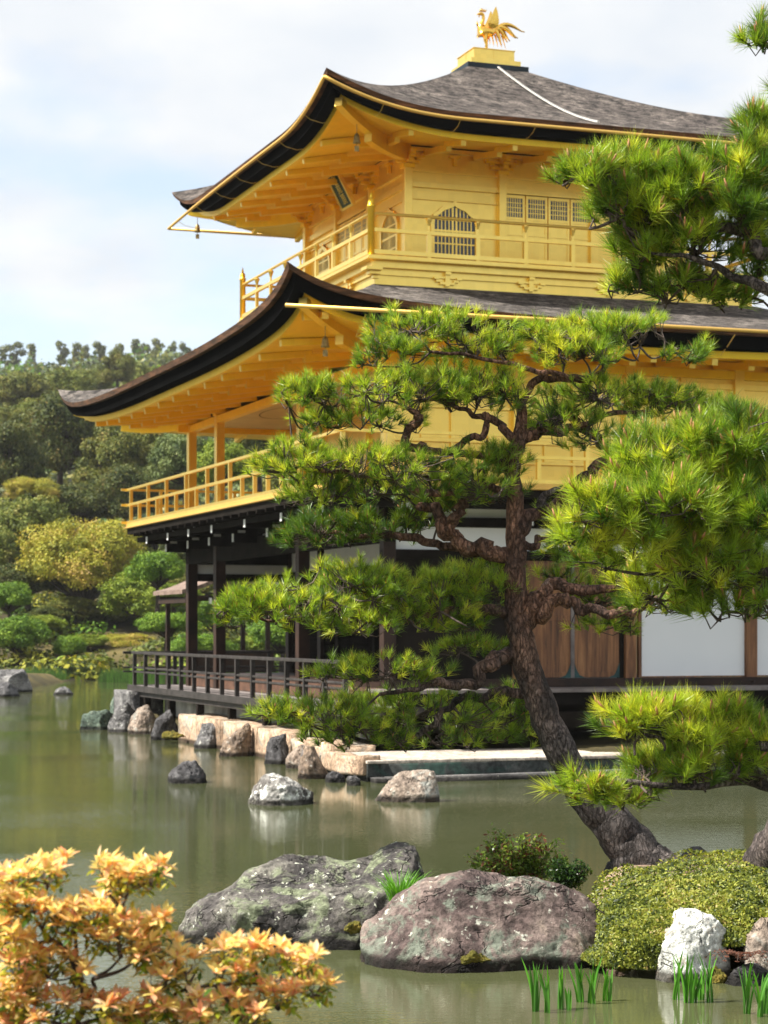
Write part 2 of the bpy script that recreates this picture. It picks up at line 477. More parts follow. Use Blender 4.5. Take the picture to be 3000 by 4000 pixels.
for par, pp, ax in ((g3s, pts, 0), (g3e, pts2, 1)):
    for j in range(6, 58, 8):
        p = Vector(pp[j]); n = Vector((1,0,0)) if ax == 0 else Vector((0,1,0))
        h = MB(); h.tube([p+Vector((0,0,-.035)), p+n*.10+Vector((0,0,-.10)), p+n*.30+Vector((0,0,-.14)), p+n*.40+Vector((0,0,-.12))], .0045, 5)
        h.build('gutter_hook', M['gold'], par)
# pedestal of the phoenix
pd = MB(); pd.box(C3[0]-.60, C3[0]+.60, C3[1]-.60, C3[1]+.60, 12.10, 12.335)
pd.build('ridge_base', M['verdigris'], PV, bevel=.006)
pd = MB(); pd.box(C3[0]-.49, C3[0]+.49, C3[1]-.49, C3[1]+.49, 12.335, 12.45)
for sx in (-1, 1):
    pass
pd.box(C3[0]-.40, C3[0]+.40, C3[1]-.40, C3[1]+.40, 12.45, 12.645); pd.box(C3[0]-.415, C3[0]+.415, C3[1]-.415, C3[1]+.415, 12.645, 12.66)
pd.box(C3[0]-.012, C3[0]+.012, C3[1]-.408, C3[1]-.40, 12.45, 12.645); pd.box(C3[0]-.408, C3[0]-.40, C3[1]-.012, C3[1]+.012, 12.45, 12.645)
for t in (-.25, .2): pd.box(C3[0]+t-.01, C3[0]+t+.01, C3[1]-.497, C3[1]-.49, 12.335, 12.45)
pd.build('pedestal', M['gold'], PV, bevel=.004)

# --- walls of the third storey
x0, x1, y0, y1 = W3
Z3 = 8.12
wb = MB(); wb.box(x0+.04, x1-.04, y0+.04, y1-.04, Z3-.3, 10.19); wall3 = wb.build('wall', M['gold'], PV)
cols_x = [x0, x0+1.718, x1-1.718, x1]; cols_y = [y0, y0+1.83, y1-1.83, y1]
def column(x, y, z0, z1, w, mat, parent, name='column', bev=.008):
    mb = MB(); mb.box(x-w/2, x+w/2, y-w/2, y+w/2, z0, z1); return mb.build(name, mat, parent, bevel=bev)
pos3 = [(x, y0) for x in cols_x] + [(x0, y) for y in cols_y[1:]] + [(x1, y) for y in cols_y[1:]]
for (x, y) in pos3:
    c = column(x, y, Z3-.3, 9.86, .14, M['gold'], PV)
    b = MB(); b.box(x-.10, x+.10, y-.10, y+.10, 9.80, 9.87); b.box(x-.20, x+.20, y-.045, y+.045, 9.89, 9.94); b.box(x-.045, x+.045, y-.20, y+.20, 9.881, 9.949)
    for e in (-.19, 0, .19):
        b.box(x+e-.04, x+e+.04, y-.052, y+.052, 9.951, 9.985)
        b.box(x-.05, x+.05, y+e-.042, y+e+.042, 9.953, 9.989)
    b.box(x-.30, x+.30, y-.042, y+.042, 9.991, 10.03); b.box(x-.043, x+.043, y-.30, y+.30, 9.992, 10.035)
    for e in (-.29, .29):
        b.box(x+e-.035, x+e+.035, y-.047, y+.047, 10.036, 10.07); b.box(x-.047, x+.047, y+e-.035, y+e+.035, 10.037, 10.072)
    b.box(x-.05, x+.05, y-.05, y+.05, 10.04, 10.17)
    b.build('bracket', M['gold_soffit'], c)
# struts between the columns
for (x, y) in [((cols_x[i]+cols_x[i+1])/2, y0-.0) for i in range(3)] + [(x0, (cols_y[i]+cols_y[i+1])/2) for i in range(3)]:
    b = MB(); b.box(x-.03, x+.03, y-.03, y+.03, 9.90, 10.03); b.box(x-.10, x+.10, y-.045, y+.045, 10.03, 10.07) if y == y0 else b.box(x-.045, x+.045, y-.10, y+.10, 10.03, 10.07)
    b.build('strut', M['gold_soffit'], PV)
tr = MB()
for z, h, o in ((Z3+.02, .10, .035), (8.24, .04, .03), (9.30, .03, .012), (9.50, .10, .03), (9.76, .05, .02), (10.10, .07, .05)):
    tr.box(x0-o, x1+o, y0-o+.02, y0+.041, z, z+h); tr.box(x0-o+.02, x0+.041, y0+.042, y1+o, z, z+h)
tr.build('tie_beams', M['gold'], PV, bevel=.004)

# --- cusped windows and panelled doors
def cusp(w, h, hs, n=10):
    """outline of a bell-shaped (cusped) window, origin at bottom centre; hs = height of the straight sides"""
    pts = [(-w/2, 0), (-w/2, hs*.75)]
    prof_ = [(-.50, .0), (-.49, .22), (-.44, .42), (-.36, .53), (-.33, .60), (-.24, .76), (-.17, .80), (-.11, .86), (-.04, .92), (0, 1.0)]
    for a, b in prof_: pts.append((a*w, hs+(h-hs)*b))
    r = [(-a, b) for a, b in pts[::-1][1:]]
    return pts + r
def face_map(face, c):
    """maps (along, out, z) onto a wall: 'E' faces -y, 'S' faces -x"""
    if face == 'E': return lambda a, o, z: (c[0]+a, c[1]-o, z)
    return lambda a, o, z: (c[0]-o, c[1]-a, z)
def prism(mb, poly, fm, o0, o1, z0, mi=0):
    n = len(poly); vs = [fm(a, o1, z0+b) for a, b in poly] + [fm(a, o0, z0+b) for a, b in poly]
    fs = [tuple(range(n))] + [(i, i+n, (i+1)%n+n, (i+1)%n) for i in range(n)]
    mb.add(vs, fs, mi)
def fbox(mb, fm, a0, a1, o0, o1, z0, z1, mi=0):
    vs = [fm(a, o, z) for z in (z0, z1) for a, o in ((a0,o0),(a1,o0),(a1,o1),(a0,o1))]
    mb.add(vs, [(0,3,2,1),(4,5,6,7),(0,1,5,4),(1,2,6,5),(2,3,7,6),(3,0,4,7)], mi)
def cusped_window(face, c, z0, w=.74, h=.86):
    fm = face_map(face, c)
    outl = cusp(w, h, h*.62); big = cusp(w+.13, h+.09, h*.62); 
    mb = MB(); n = len(outl)
    vs = [fm(a, .022, z0+b) for a, b in outl] + [fm(a, .022, z0+b-.0) for a, b in big] + [fm(a, -.02, z0+b) for a, b in outl] + [fm(a, -.045, z0+b) for a, b in big]
    fs = []
    for i in range(n-1):
        fs += [(i, i+1, n+i+1, n+i), (i, 2*n+i, 2*n+i+1, i+1), (n+i, n+i+1, 3*n+i+1, 3*n+i)]
    mb.add(vs, fs)
    fbox(mb, fm, -w/2-.08, w/2+.08, -.04, .04, z0-.05, z0)
    win = mb.build('window', M['gold'], PV)
    p = MB(); prism(p, outl, fm, -.06, -.012, z0); p.build('pane', M['pane'], win)
    lat = MB(); nb = 11
    def top(a): 
        xs = [q[0] for q in outl[1:n//2+1]]; zs = [q[1] for q in outl[1:n//2+1]]
        return float(np.interp(-abs(a), xs, zs))
    for i in range(1, nb):
        a = -w/2 + w*i/nb; hw = .016 if i in (5, 6) else .0085
        fbox(lat, fm, a-hw, a+hw, -.011, .004, z0, z0+top(a)-.005)
    for b, hh in ((h*.25, .012), (h*.5, .018), (h*.72, .012)):
        hw = w/2 if b < h*.62 else w*.42
        fbox(lat, fm, -hw, hw, -.011, .0065, z0+b-hh, z0+b+hh)
    lat.build('lattice', M['gold'], win)
for xx in (x0+.86, x1-.86): cusped_window('E', (xx, y0+.02), 8.37)
for yy in (y0+.93, y1-.93): cusped_window('S', (x0+.02, yy), 8.37)
def leaf_doors(face, c, half):
    fm = face_map(face, c)
    fr = MB()
    for a in (-half-.06, half): fbox(fr, fm, a, a+.06, -.02, .05, 8.20, 9.56)
    fbox(fr, fm, -half-.12, half+.12, -.02, .052, 9.50, 9.55)
    frame = fr.build('door_frame', M['gold'], PV, bevel=.004)
    n = 4; w = 2*half/n
    for i in range(n):
        a0 = -half + i*w + .012; a1 = a0 + w - .024
        d = MB(); fbox(d, fm, a0, a1, -.02, .018, 8.26, 9.49)
        for (b0, b1) in ((8.28, 8.34), (8.72, 8.76), (8.80, 8.84), (9.07, 9.11), (9.44, 9.48)): fbox(d, fm, a0+.04, a1-.04, .018, .03, b0, b1)
        for aa in (a0, a1-.04): fbox(d, fm, aa, aa+.04, .018, .031, 8.26, 9.49)
        dd = d.build('door', M['gold'], frame)
    for i in range(n):
        a0 = -half + i*w + .055; a1 = a0 + w - .11
        p = MB(); fbox(p, fm, a0, a1, .0185, .022, 9.115, 9.435); p.build('door_pane', M['pane'], frame)
        lt = MB()
        for j in range(1, 7): aa = a0+(a1-a0)*j/7; fbox(lt, fm, aa-.007, aa+.007, .0225, .028, 9.115, 9.435)
        for j in range(1, 4): zz = 9.115+.32*j/4; fbox(lt, fm, a0, a1, .0228, .0285, zz-.006, zz+.006)
        lt.build('lattice', M['gold'], frame)
leaf_doors('E', (C3[0], y0+.02), .84)
leaf_doors('S', (x0+.02, C3[1]), .90)

# --- balcony of the third storey
B3 = (W3[0]-1.0, W3[1]+1.0, W3[2]-1.0, W3[3]+1.0)
bx0, bx1, by0, by1 = B3
dk = MB(); dk.box(bx0-.06, bx1+.06, by0-.06, by1+.06, 8.05, Z3)
dk.box(bx0-.09, bx1+.09, by0-.09, by1+.09, 8.045, 8.075)
dk.box(bx0+.03, bx1-.03, by0+.03, by1-.03, 7.93, 8.046)
dk.build('balcony_floor', M['gold'], PV, bevel=.006)
bs = MB(); bs.box(bx0+.10, bx1-.10, by0+.10, by1-.10, 7.2, 7.931)
bs.box(bx0+.06, bx1-.06, by0+.06, by1-.06, 7.82, 7.85)
bs.build('balcony_base', M['gold'], PV)
for face, cx_, cy_ in [('E', x, by0+.10) for x in (bx0+1.35, bx0+2.85, bx0+4.3, bx0+5.8)] + [('S', bx0+.10, y) for y in (by0+1.35, by0+2.9, by0+4.6, by0+6.2)]:
    fm = face_map(face, (cx_, cy_)); b = MB()
    fbox(b, fm, -.13, .13, 0, .05, 7.72, 7.76); fbox(b, fm, -.20, -.11, 0, .051, 7.76, 7.80); fbox(b, fm, .11, .20, 0, .051, 7.76, 7.80)
    fbox(b, fm, -.04, .04, 0, .052, 7.69, 7.88)
    for a in (-.2, .2): fbox(b, fm, a-.045, a+.045, 0, .075, 7.801, 7.84)
    fbox(b, fm, -.05, .05, 0, .09, 7.88, 7.925)
    b.build('bracket', M['gold'], PV)
# corner bracket
b = MB()
for k, e in enumerate((.0, .09, .18)): b.box(bx0+.10-e-.04, bx0+.16, by0+.10-e-.04, by0+.16, 7.76+.055*k, 7.81+.055*k)
b.build('bracket', M['gold'], PV)
def finial_post(x, y, z0, parent, w=.115, zt=9.02):
    mb = MB(); mb.lathe((x, y, z0), [(w/2, 0), (w/2, zt-z0-.13), (w/2+.01, zt-z0-.125), (w/2+.01, zt-z0-.10), (w/2*.86, zt-z0-.09), (w/2*.95, zt-z0-.04), (w/2*.7, zt-z0), (w/2*.30, zt-z0+.02), (w/2*.38, zt-z0+.045), (w/2*.22, zt-z0+.08), (.003, zt-z0+.12)], 14)
    return mb.build('corner_post', M['gold_soffit'], parent, smooth=True)
rail3 = MB()
for (a, b) in (((bx0,by0),(bx1,by0)), ((bx0,by0),(bx0,by1)), ((bx1,by0),(bx1,by1)), ((bx0,by1),(bx1,by1))):
    rail3.tube([(a[0],a[1],8.795),(b[0],b[1],8.795)], .026, 10)
    rail3.beam((a[0],a[1],8.56), (b[0],b[1],8.56), .06, .06)
    rail3.beam((a[0],a[1],8.21), (b[0],b[1],8.21), .07, .07)
r3 = rail3.build('railing', M['gold'], PV)
for (x, y) in ((bx0,by0),(bx1,by0),(bx0,by1),(bx1,by1)): finial_post(x, y, Z3, r3)
px3 = [bx0+1.0+.86*i for i in range(7)]; py3 = [by0+1.0+.92*i for i in range(7)]
for (x, y, ax) in [(x, by0, 0) for x in px3 if x < bx1-.3] + [(bx0, y, 1) for y in py3 if y < by1-.3] + [(x, by1, 0) for x in px3 if x < bx1-.3] + [(bx1, y, 1) for y in py3 if y < by1-.3]:
    mb = MB(); mb.box(x-.035, x+.035, y-.027, y+.027, Z3, 8.50) if ax == 0 else mb.box(x-.027, x+.027, y-.035, y+.035, Z3, 8.50)
    mb.lathe((x, y, 8.56), [(.022, 0), (.020, .09), (.04, .15), (.055, .19), (.05, .21)], 8)
    mb.build('post', M['gold'], r3)

# --- second roof
R2 = (-2.3, UW+2.3, -2.3, VW+2.3)
I2 = (bx0+.05, bx1-.05, by0+.05, by1-.05)
W2 = (0, UW, 0, VW)
def lift2(a): return .58*(.6*math.exp(-a/.6)+.4*max(0, 1-a/6)**2)
def prof2(t): return 6.54 + .30*t*0 + 1.12*(.70*t + .30*t*t)
E2 = Eave(R2, I2, W2, 6.54, prof2, lift2, 6.42, (.09, .20, .11), (.02, .12, .36, .44))
roof2, soff2 = make_roof(E2, M['thatch_low'], True)
E2.rafters(soff2, M['gold_soffit'], M['gold'], 1.04, [(1.05, 1.86, .002, .10, .10), (0.05, 1.16, .06, .11, .11)])
E2.hips(soff2, M['gold_soffit'], M['gold'])
g2 = gutter_line([(-2.36, -2.40, 6.50), (UW+2.4, -2.40, 6.50)], 'gutter', r=.028)
for j in range(8):
    x = -1.2+1.45*j; h = MB(); h.tube([(x, -2.40, 6.43), (x, -2.2, 6.30), (x, -1.98, 6.18)], .008, 5); h.build('gutter_hook', M['gold'], g2)

# --- second storey body
Z2 = 4.25
XV = 2.13
w2 = MB(); w2.box(XV, UW-.03, .03, VW-.03, Z2-.1, 6.41)
w2.build('wall', M['gold'], PV)
w2 = MB(); w2.box(.05, XV+.0, .03, .09, Z2-.05, 6.2); w2.build('wall', M['gold'], PV)
c2 = MB(); c2.box(.06, XV-.005, .1, VW-.06, 6.20, 6.23); c2.build('ceiling', M['ceiling'], PV)
ci = MB()
for cy_ in (4.0, 8.2):
    n = 40
    for k in range(n):
        a0, a1 = 2*PI*k/n, 2*PI*(k+1)/n
        ci.add([(XV/2+.55*math.cos(a0), cy_+1.3*math.sin(a0), 6.195), (XV/2+.55*math.cos(a1), cy_+1.3*math.sin(a1), 6.195),
                (XV/2+.53*math.cos(a1), cy_+1.26*math.sin(a1), 6.195), (XV/2+.53*math.cos(a0), cy_+1.26*math.sin(a0), 6.195)], [(0,1,2,3)])
ci.build('ceiling_painting', M['dark_wood'], PV)
cols2 = [(0, 0), (0, 4.25), (0, 9.57), (0, VW), (2.13, 0), (4.05, 0), (6.0, 0), (UW, 0), (XV, VW), (UW, VW), (XV, 9.57), (XV, 4.25), (XV, 6.9)]
for (x, y) in cols2:
    c = column(x, y, Z2-.05, 6.24, .17, M['gold'], PV)
    b = MB(); b.box(x-.11, x+.11, y-.11, y+.11, 6.22, 6.29); b.box(x-.28, x+.28, y-.05, y+.05, 6.295, 6.35); b.box(x-.05, x+.05, y-.28, y+.28, 6.296, 6.352)
    b.build('bracket', M['gold_soffit'], c)
bm_ = MB()
bm_.box(-.07, .07, -.30, VW+.30, 6.08, 6.22); bm_.box(-.30, UW+.3, -.07, .07, 6.081, 6.221); bm_.box(-.3, UW+.3, VW-.07, VW+.07, 6.081, 6.221)
bm_.box(-.10, .10, -.40, VW+.4, 6.37, 6.44); bm_.box(-.4, UW+.4, -.10, .10, 6.371, 6.441)
bm_.build('beam', M['gold_soffit'], PV, bevel=.006)
tr = MB()
for z, h in ((4.26, .12), (4.62, .05), (4.93, .06), (5.45, .05), (5.92, .10)):
    tr.box(.08, UW, -.025, .035, z, z+h); tr.box(XV-.03, XV+.005, .04, VW, z, z+h)
for x in (1.05, 3.1, 5.0, 7.0): tr.box(x-.025, x+.025, -.015, .032, 4.3, 6.1)
for x, za, zb in ((.55, 4.95, 5.5), (1.55, 4.3, 4.65), (2.6, 4.67, 4.93), (3.6, 4.3, 4.65), (4.55, 4.95, 5.46), (5.5, 4.67, 4.93)): tr.box(x-.012, x+.012, -.008, .033, za, zb)
tr.build('tie_beams', M['gold'], PV, bevel=.004)
# balcony 2
D2 = 1.12
d2 = MB(); d2.box(-D2, UW+D2, -D2, VW+D2, 4.15, Z2); d2.box(-D2-.03, UW+D2+.03, -D2-.03, VW+D2+.03, 4.155, 4.185)
d2.build('balcony_floor', M['gutter'], PV, bevel=.005)
d2 = MB(); d2.box(-D2+.03, UW+D2-.03, -D2+.03, VW+D2-.03, 4.03, 4.149)
for k in range(26):
    y = -1.0+.52*k; d2.box(-D2-.02, -.05, y-.03, y+.03, 3.965, 4.031)
for k in range(20):
    x = -.6+.52*k; d2.box(x-.03, x+.03, -D2-.02, -.05, 3.964, 4.03)
d2.box(-.92, -.80, -.92, VW+.92, 3.87, 3.966); d2.box(-.92, UW+.92, -.92, -.80, 3.868, 3.964); d2.box(-.92, UW+.92, VW+.80, VW+.92, 3.868, 3.964)
d2.build('balcony_joists', M['black_wood'], PV)
ra = MB(); RX = 1.08
for z, w_, h_ in ((4.98, .065, .045), (4.665, .06, .05), (4.305, .07, .055)):
    for a, b in (((-RX, -RX-.14), (-RX, VW+RX+.14)), ((-RX-.14, -RX), (UW+RX+.14, -RX)), ((-RX-.14, VW+RX), (UW+RX+.14, VW+RX)), ((UW+RX, -RX-.14), (UW+RX, VW+RX+.14))):
        zz = z - (.0015 if a[0] == b[0] else 0)
        ra.beam((*a, zz), (*b, zz), w_, h_)
r2 = ra.build('railing', M['gold'], PV)
def posts_line(p0, p1, n, parent, ztall, zshort, zb, w, mat, alt=True):
    for i in range(n+1):
        t = i/n; x = p0[0]+(p1[0]-p0[0])*t; y = p0[1]+(p1[1]-p0[1])*t
        top = ztall if (i % 2 == 0 or not alt) else zshort
        mb = MB(); mb.box(x-w/2, x+w/2, y-w/2, y+w/2, zb, top); mb.build('post', mat, parent)
posts_line((-RX, VW+RX-.3), (-RX, -RX+.02), 18, r2, 4.94, 4.62, Z2, .062, M['gold'])
posts_line((-RX+.7, -RX), (UW+RX, -RX), 12, r2, 4.94, 4.62, Z2, .062, M['gold'])
posts_line((-RX+.7, VW+RX), (UW+RX, VW+RX), 12, r2, 4.94, 4.62, Z2, .062, M['gold'])
# brackets under the balcony, white painted ends
def arm(face, q, par):
    mb = MB()
    for (o0, o1, z0, z1) in ((-.05, .92, 3.90, 3.975), (-.05, .52, 3.74, 3.83)):
        if face == 'S':
            mb.box(-o1, -o0, q-.05, q+.05, z0-.10, z1-.02); mb.box(-o1-.013, -o1-.001, q-.045, q+.045, z0-.09, z1-.03, 1)
            mb.box(-o1+.04, -o1+.20, q-.13, q+.13, z1-.019, z1+.03)
            for e in (-1, 1): mb.box(-o1+.05, -o1+.19, q+e*.131-.004, q+e*.131+.008*e+.004, z1-.018, z1+.028, 1)
        else:
            mb.box(q-.05, q+.05, -o1, -o0, z0-.10, z1-.02); mb.box(q-.045, q+.045, -o1-.013, -o1-.001, z0-.09, z1-.03, 1)
            mb.box(q-.13, q+.13, -o1+.04, -o1+.20, z1-.019, z1+.03)
    mb.build('bracket', [M['black_wood'], M['tip_white']], par)
for q in (.35, 2.48, 4.6, 6.75, 8.4, 10.0, 11.75): arm('S', q, PV)
for q in (.0, 2.13, 4.05, 6.0, 8.0): arm('E', q, PV)

# --- first storey
Z1 = 1.17
for (x, y) in [(0, 0), (0, 4.25), (0, 9.57), (0, VW), (XV, VW), (XV, 9.57), (UW, 0), (UW, VW)]:
    column(x, y, .45, 3.9, .20, M['dark_wood'], PV)
for x in (2.13, 4.05, 6.22): column(x, -.0, .5, 3.9, .19, M['door'], PV)
bb = MB(); bb.box(-.09, .09, -.12, VW+.12, 3.39, 3.76); bb.box(-.12, UW+.1, -.088, .088, 3.63, 3.78); bb.box(-.1, UW+.1, -.085, .085, 3.14, 3.28)
bb.box(XV-.06, XV+.06, .1, VW, 3.06, 3.25); bb.box(-.1, UW, VW-.09, VW+.09, 3.391, 3.761); bb.box(0, UW, VW-.06, VW+.06, 3.05, 3.2)
bb.box(-.07, .07, -.1, VW+.1, 3.80, 3.98)
for y in (1.4, 2.8, 5.9, 7.4): bb.box(-.072, .072, y-.05, y+.05, 3.755, 3.99)
bb.build('beam', M['black_wood'], PV, bevel=.005)
pl = MB(); pl.box(.02, .05, 0.1, VW, 3.765, 3.86); pl.box(.1, UW, -.03, .03, 3.27, 3.64); pl.box(.1, UW, -.028, .032, 3.77, 4.02)
pl.box(XV-.02, XV+.02, .1, VW, 3.25, 3.95); pl.box(.1, XV-.1, VW-.02, VW+.02, 3.2, 3.39)
pl.build('plaster_wall', M['white'], PV)
# low plaster strips seen above the beam on the south side
pl = MB()
for ya, yb in ((.2, 1.2), (3.0, 4.1), (4.6, 5.7), (7.6, 9.3), (9.8, 11.5)): pl.box(-.076, -.0725, ya, yb, 3.81, 3.955)
pl.build('plaster_wall', M['plaster_old'], PV)
bk = MB(); bk.box(XV, XV+.05, .1, VW-.1, Z1, 3.07)
bk.box(.1, 2.05, -.03, .03, Z1+.1, 3.15)
for y in np.arange(.3, VW-.2, .075): bk.box(XV-.03, XV-.001, y-.007, y+.007, Z1+.12, 3.05)
for z in np.arange(Z1+.2, 3.0, .075): bk.box(XV-.024, XV-.002, .12, VW-.12, z-.006, z+.006)
for y in (2.2, 4.25, 6.4, 8.5): bk.box(XV-.09, XV+.02, y-.07, y+.07, Z1, 3.07)
bk.build('lattice_shutter', M['black_wood'], PV)
fl = MB(); fl.box(.02, UW, .02, VW, Z1-.1, Z1); fl.box(.101, XV-.06, .1, VW-.1, 3.95, 4.0); fl.build('floor', M['dark_wood'], PV)
rs = MB(); rs.box(-.04, .03, -.1, VW+.1, .925, 1.155); rs.box(-.055, -.035, -.1, VW+.1, 1.10, 1.165); rs.build('riser', M['riser'], PV)
# doors and screens on the east side
sill = MB(); sill.box(-.1, UW+.1, -.11, .09, Z1+.004, 1.30)
for x in (4.2, 6.22, 2.2): sill.lathe((x, -.118, 1.215), [(.035, 0), (.03, .03)], 10)
sill.build('sill', M['dark_wood'], PV, bevel=.006)
for a0, a1 in ((2.26, 3.02), (3.08, 3.86)):
    d = MB(); d.box(a0, a1, -.05, -.01, 1.31, 3.13)
    for z in (1.32, 2.2, 3.02): d.box(a0+.01, a1-.01, -.062, -.05, z, z+.08)
    dd = d.build('wooden_door', M['door'], PV, bevel=.004)
    for sx, xx in ((1, a0), (-1, a1)):
        f = MB()
        pts_ = [(xx, 1.31), (xx+sx*.19, 1.31), (xx+sx*.09, 1.35), (xx+sx*.04, 1.43), (xx, 1.54)]
        vs = [(p, -.066, z) for p, z in pts_] + [(p, -.055, z) for p, z in pts_]
        n = 5; f.add(vs, [tuple(range(n)), tuple(range(2*n-1, n-1, -1))] + [(i, (i+1)%n, (i+1)%n+n, i+n) for i in range(n)])
        f.build('corner_fitting', M['copper_green'], dd)
mu = MB(); mu.box(3.02, 3.08, -.07, .0, 1.31, 3.13)
for z in (1.45, 1.95, 2.9): mu.lathe((3.05, -.085, z), [(.012, 0), (.012, .02)], 6)
mu.build('mullion', M['deck_wood'], PV)
mu = MB(); mu.box(3.86, 3.955, -.03, .03, 1.30, 3.14); mu.build('post', M['black_wood'], PV)
for a0, a1 in ((4.26, 6.12), (6.33, 8.0)):
    f = MB(); f.box(a0-.05, a0, -.045, .03, 1.305, 3.14); f.box(a1, a1+.04, -.045, .03, 1.305, 3.14); f.box(a0, a1, -.044, .03, 1.305, 1.325); f.box(a0, a1, -.044, .03, 3.1, 3.14)
    fr = f.build('screen_frame', M['door'], PV)
    p = MB(); p.box(a0, a1, -.012, .0, 1.325, 3.1); p.build('paper_screen', M['paper'], fr)
# east boards and the steps beneath
e = MB()
for k in range(5): e.box(-.35, UW+.6, -1.05+.195*k, -1.05+.195*k+.19, Z1-.055, Z1-.001*(k % 2))
e.build('veranda_floor', M['deck_wood'], PV, bevel=.004)
e = MB(); e.box(-.3, UW+.6, -.95, -.80, .93, 1.114); e.box(0, UW+.5, -.55, -.45, .50, 1.11); e.box(.3, 7.5, -1.45, -1.10, .78, .83); e.box(.3, 7.5, -1.42, -1.36, .60, .78)
for x in np.arange(0, 8.6, 2.13): e.box(x-.08, x+.08, -1.0, -.84, .31, .93)
e.build('veranda_beams', M['black_wood'], PV)
# south deck
DX = 1.05
s = MB()
for k in range(5): s.box(-DX+.205*k, -DX+.205*k+.2, -DX, VW+DX, .845, .915-.001*(k % 2))
s.box(-.02, UW, VW+.05, VW+DX, .846, .914)
s.build('deck_floor', M['deck_wood'], PV, bevel=.003)
s = MB(); s.box(-DX-.035, -DX-.002, -DX-.02, VW+DX+.06, .80, .925); s.box(-DX+.03, -DX+.17, -DX+.02, VW+DX, .70, .843); s.box(-DX, UW, VW+DX+.002, VW+DX+.03, .80, .924); s.box(-DX, .2, -DX-.03, -DX-.002, .80, .924)
s.build('deck_edge', M['rail_wood'], PV, bevel=.004)
for y in [VW+.9, VW-.1, 9.57, 7.45, 5.3, 3.2, 1.05, -.9]:
    column(-DX+.10, y, .30, .70, .13, M['black_wood'], PV, 'deck_post')
column(-DX+.10, VW+.35, .25, .70, .13, M['black_wood'], PV, 'deck_post')
ra = MB(); RX1 = 1.0
for z, w_, h_ in ((1.615, .075, .055), (1.30, .045, .035), (1.215, .045, .035)):
    ra.beam((-RX1, -RX1, z), (-RX1, VW+RX1+.22, z), w_, h_); ra.beam((-RX1-.2, VW+RX1, z+.001), (UW, VW+RX1, z+.001), w_, h_)
r1 = ra.build('railing', M['rail_wood'], PV, bevel=.006)
w_ = MB(); w_.box(-RX1-.03, -RX1+.03, VW+RX1+.225, VW+RX1+.235, 1.565, 1.61); w_.build('rail_end', M['tip_white'], r1)
posts_line((-RX1, VW+RX1-.2), (-RX1, -RX1+.05), 14, r1, 1.558, 1.558, .915, .07, M['rail_wood'], False)
posts_line((-RX1+.9, VW+RX1), (UW, VW+RX1), 8, r1, 1.558, 1.558, .915, .07, M['rail_wood'], False)
fd = MB(); fd.box(-.52, -.40, -.3, VW+.2, .30, .80); fd.box(-.4, UW, VW+.1, VW+.2, .3, .8)
fd.build('plinth_wall', M['plaster_old'], PV)
# ------------------------------------------------------------ things on and beside the pavilion
PH = empty('phoenix_statue', Wp(C3[0], C3[1], 12.66), TH)
tag(PH, 'gilded phoenix statue with raised wings standing on the roof pedestal', 'statue')
def skin_body(name, verts, edges, radii, mat, parent, sub=2, root=0):
    me = bpy.data.meshes.new(name); me.from_pydata(verts, edges, []); me.materials.append(mat)
    o = bpy.data.objects.new(name, me); COL.objects.link(o)
    sk = o.modifiers.new('skin', 'SKIN'); sk.use_smooth_shade = True
    for v, r in zip(me.skin_vertices[0].data, radii): v.radius = (r, r) if not isinstance(r, tuple) else r
    me.skin_vertices[0].data[root].use_root = True
    sb = o.modifiers.new('sub', 'SUBSURF'); sb.levels = sub; sb.render_levels = sub
    o.parent = parent; return o
gb = M['gold_bright']
# body: tail root - trunk - breast - neck - head - beak   (facing -x, 1 m tall)
bv = [(.24,0,.50),(.12,0,.43),(.0,0,.40),(-.08,0,.42),(-.115,0,.50),(-.075,0,.58),(-.045,0,.66),(-.055,0,.735),(-.10,0,.755),(-.15,0,.735),(-.185,0,.72)]
br = [.035,.075,.11,.105,.075,.042,.030,.034,.040,.018,.005]
skin_body('body', bv, [(i, i+1) for i in range(10)], br, gb, PH, root=2)
cr = MB()
for a in range(6):
    x = -.12+.022*a; cr.tube([(x, 0, .785), (x+.008, .006*(-1)**a, .83-.004*a), (x+.03, .008*(-1)**a, .85-.005*a)], [.011, .010, .004], 6)
cr.tube([(-.13,0,.715),(-.135,0,.69),(-.13,0,.675)], [.012,.013,.004], 6)
cr.tube([(-.15,-.0,.50),(-.175,0,.56),(-.17,0,.60)], [.02,.018,.006], 6)
cr.build('crest', gb, PH, smooth=True)
WO = [(530,262),(524,225),(530,200),(552,160),(575,115),(592,75),(606,35),(628,-8),(645,18),(642,32),(660,52),(657,68),(673,90),(669,106),(682,128),(678,146),(690,166),(685,184),(694,204),(684,222),(686,244),(668,262),(640,288),(600,296),(560,290)]
for sy in (-1, 1):
    w = MB(); n = len(WO); vs = []
    for o_ in (.0, .016):
        for px_, py_ in WO:
            z = (665-py_)*.00128; x = (px_-520)*.00128+(.02 if sy > 0 else 0)
            vs.append((x, sy*(.075+.16*max(0, z-.48)+o_), z))
    cx0 = len(vs); vs += [(.10, sy*(.06), .55), (.10, sy*(.075+.03+.02), .55)]
    fs = []
    for i in range(n):
        j = (i+1) % n; fs += [(i, j, cx0), (i+n, cx0+1, j+n), (i, i+n, j+n, j)]
    w.add(vs, fs); w.build('wing', gb, PH)
tips = [(.78,.41,.0),(.66,.33,.03),(.58,.30,-.04),(.50,.27,.05),(.42,.22,-.05),(.34,.18,.06),(.28,.15,-.06)]
tl = MB()
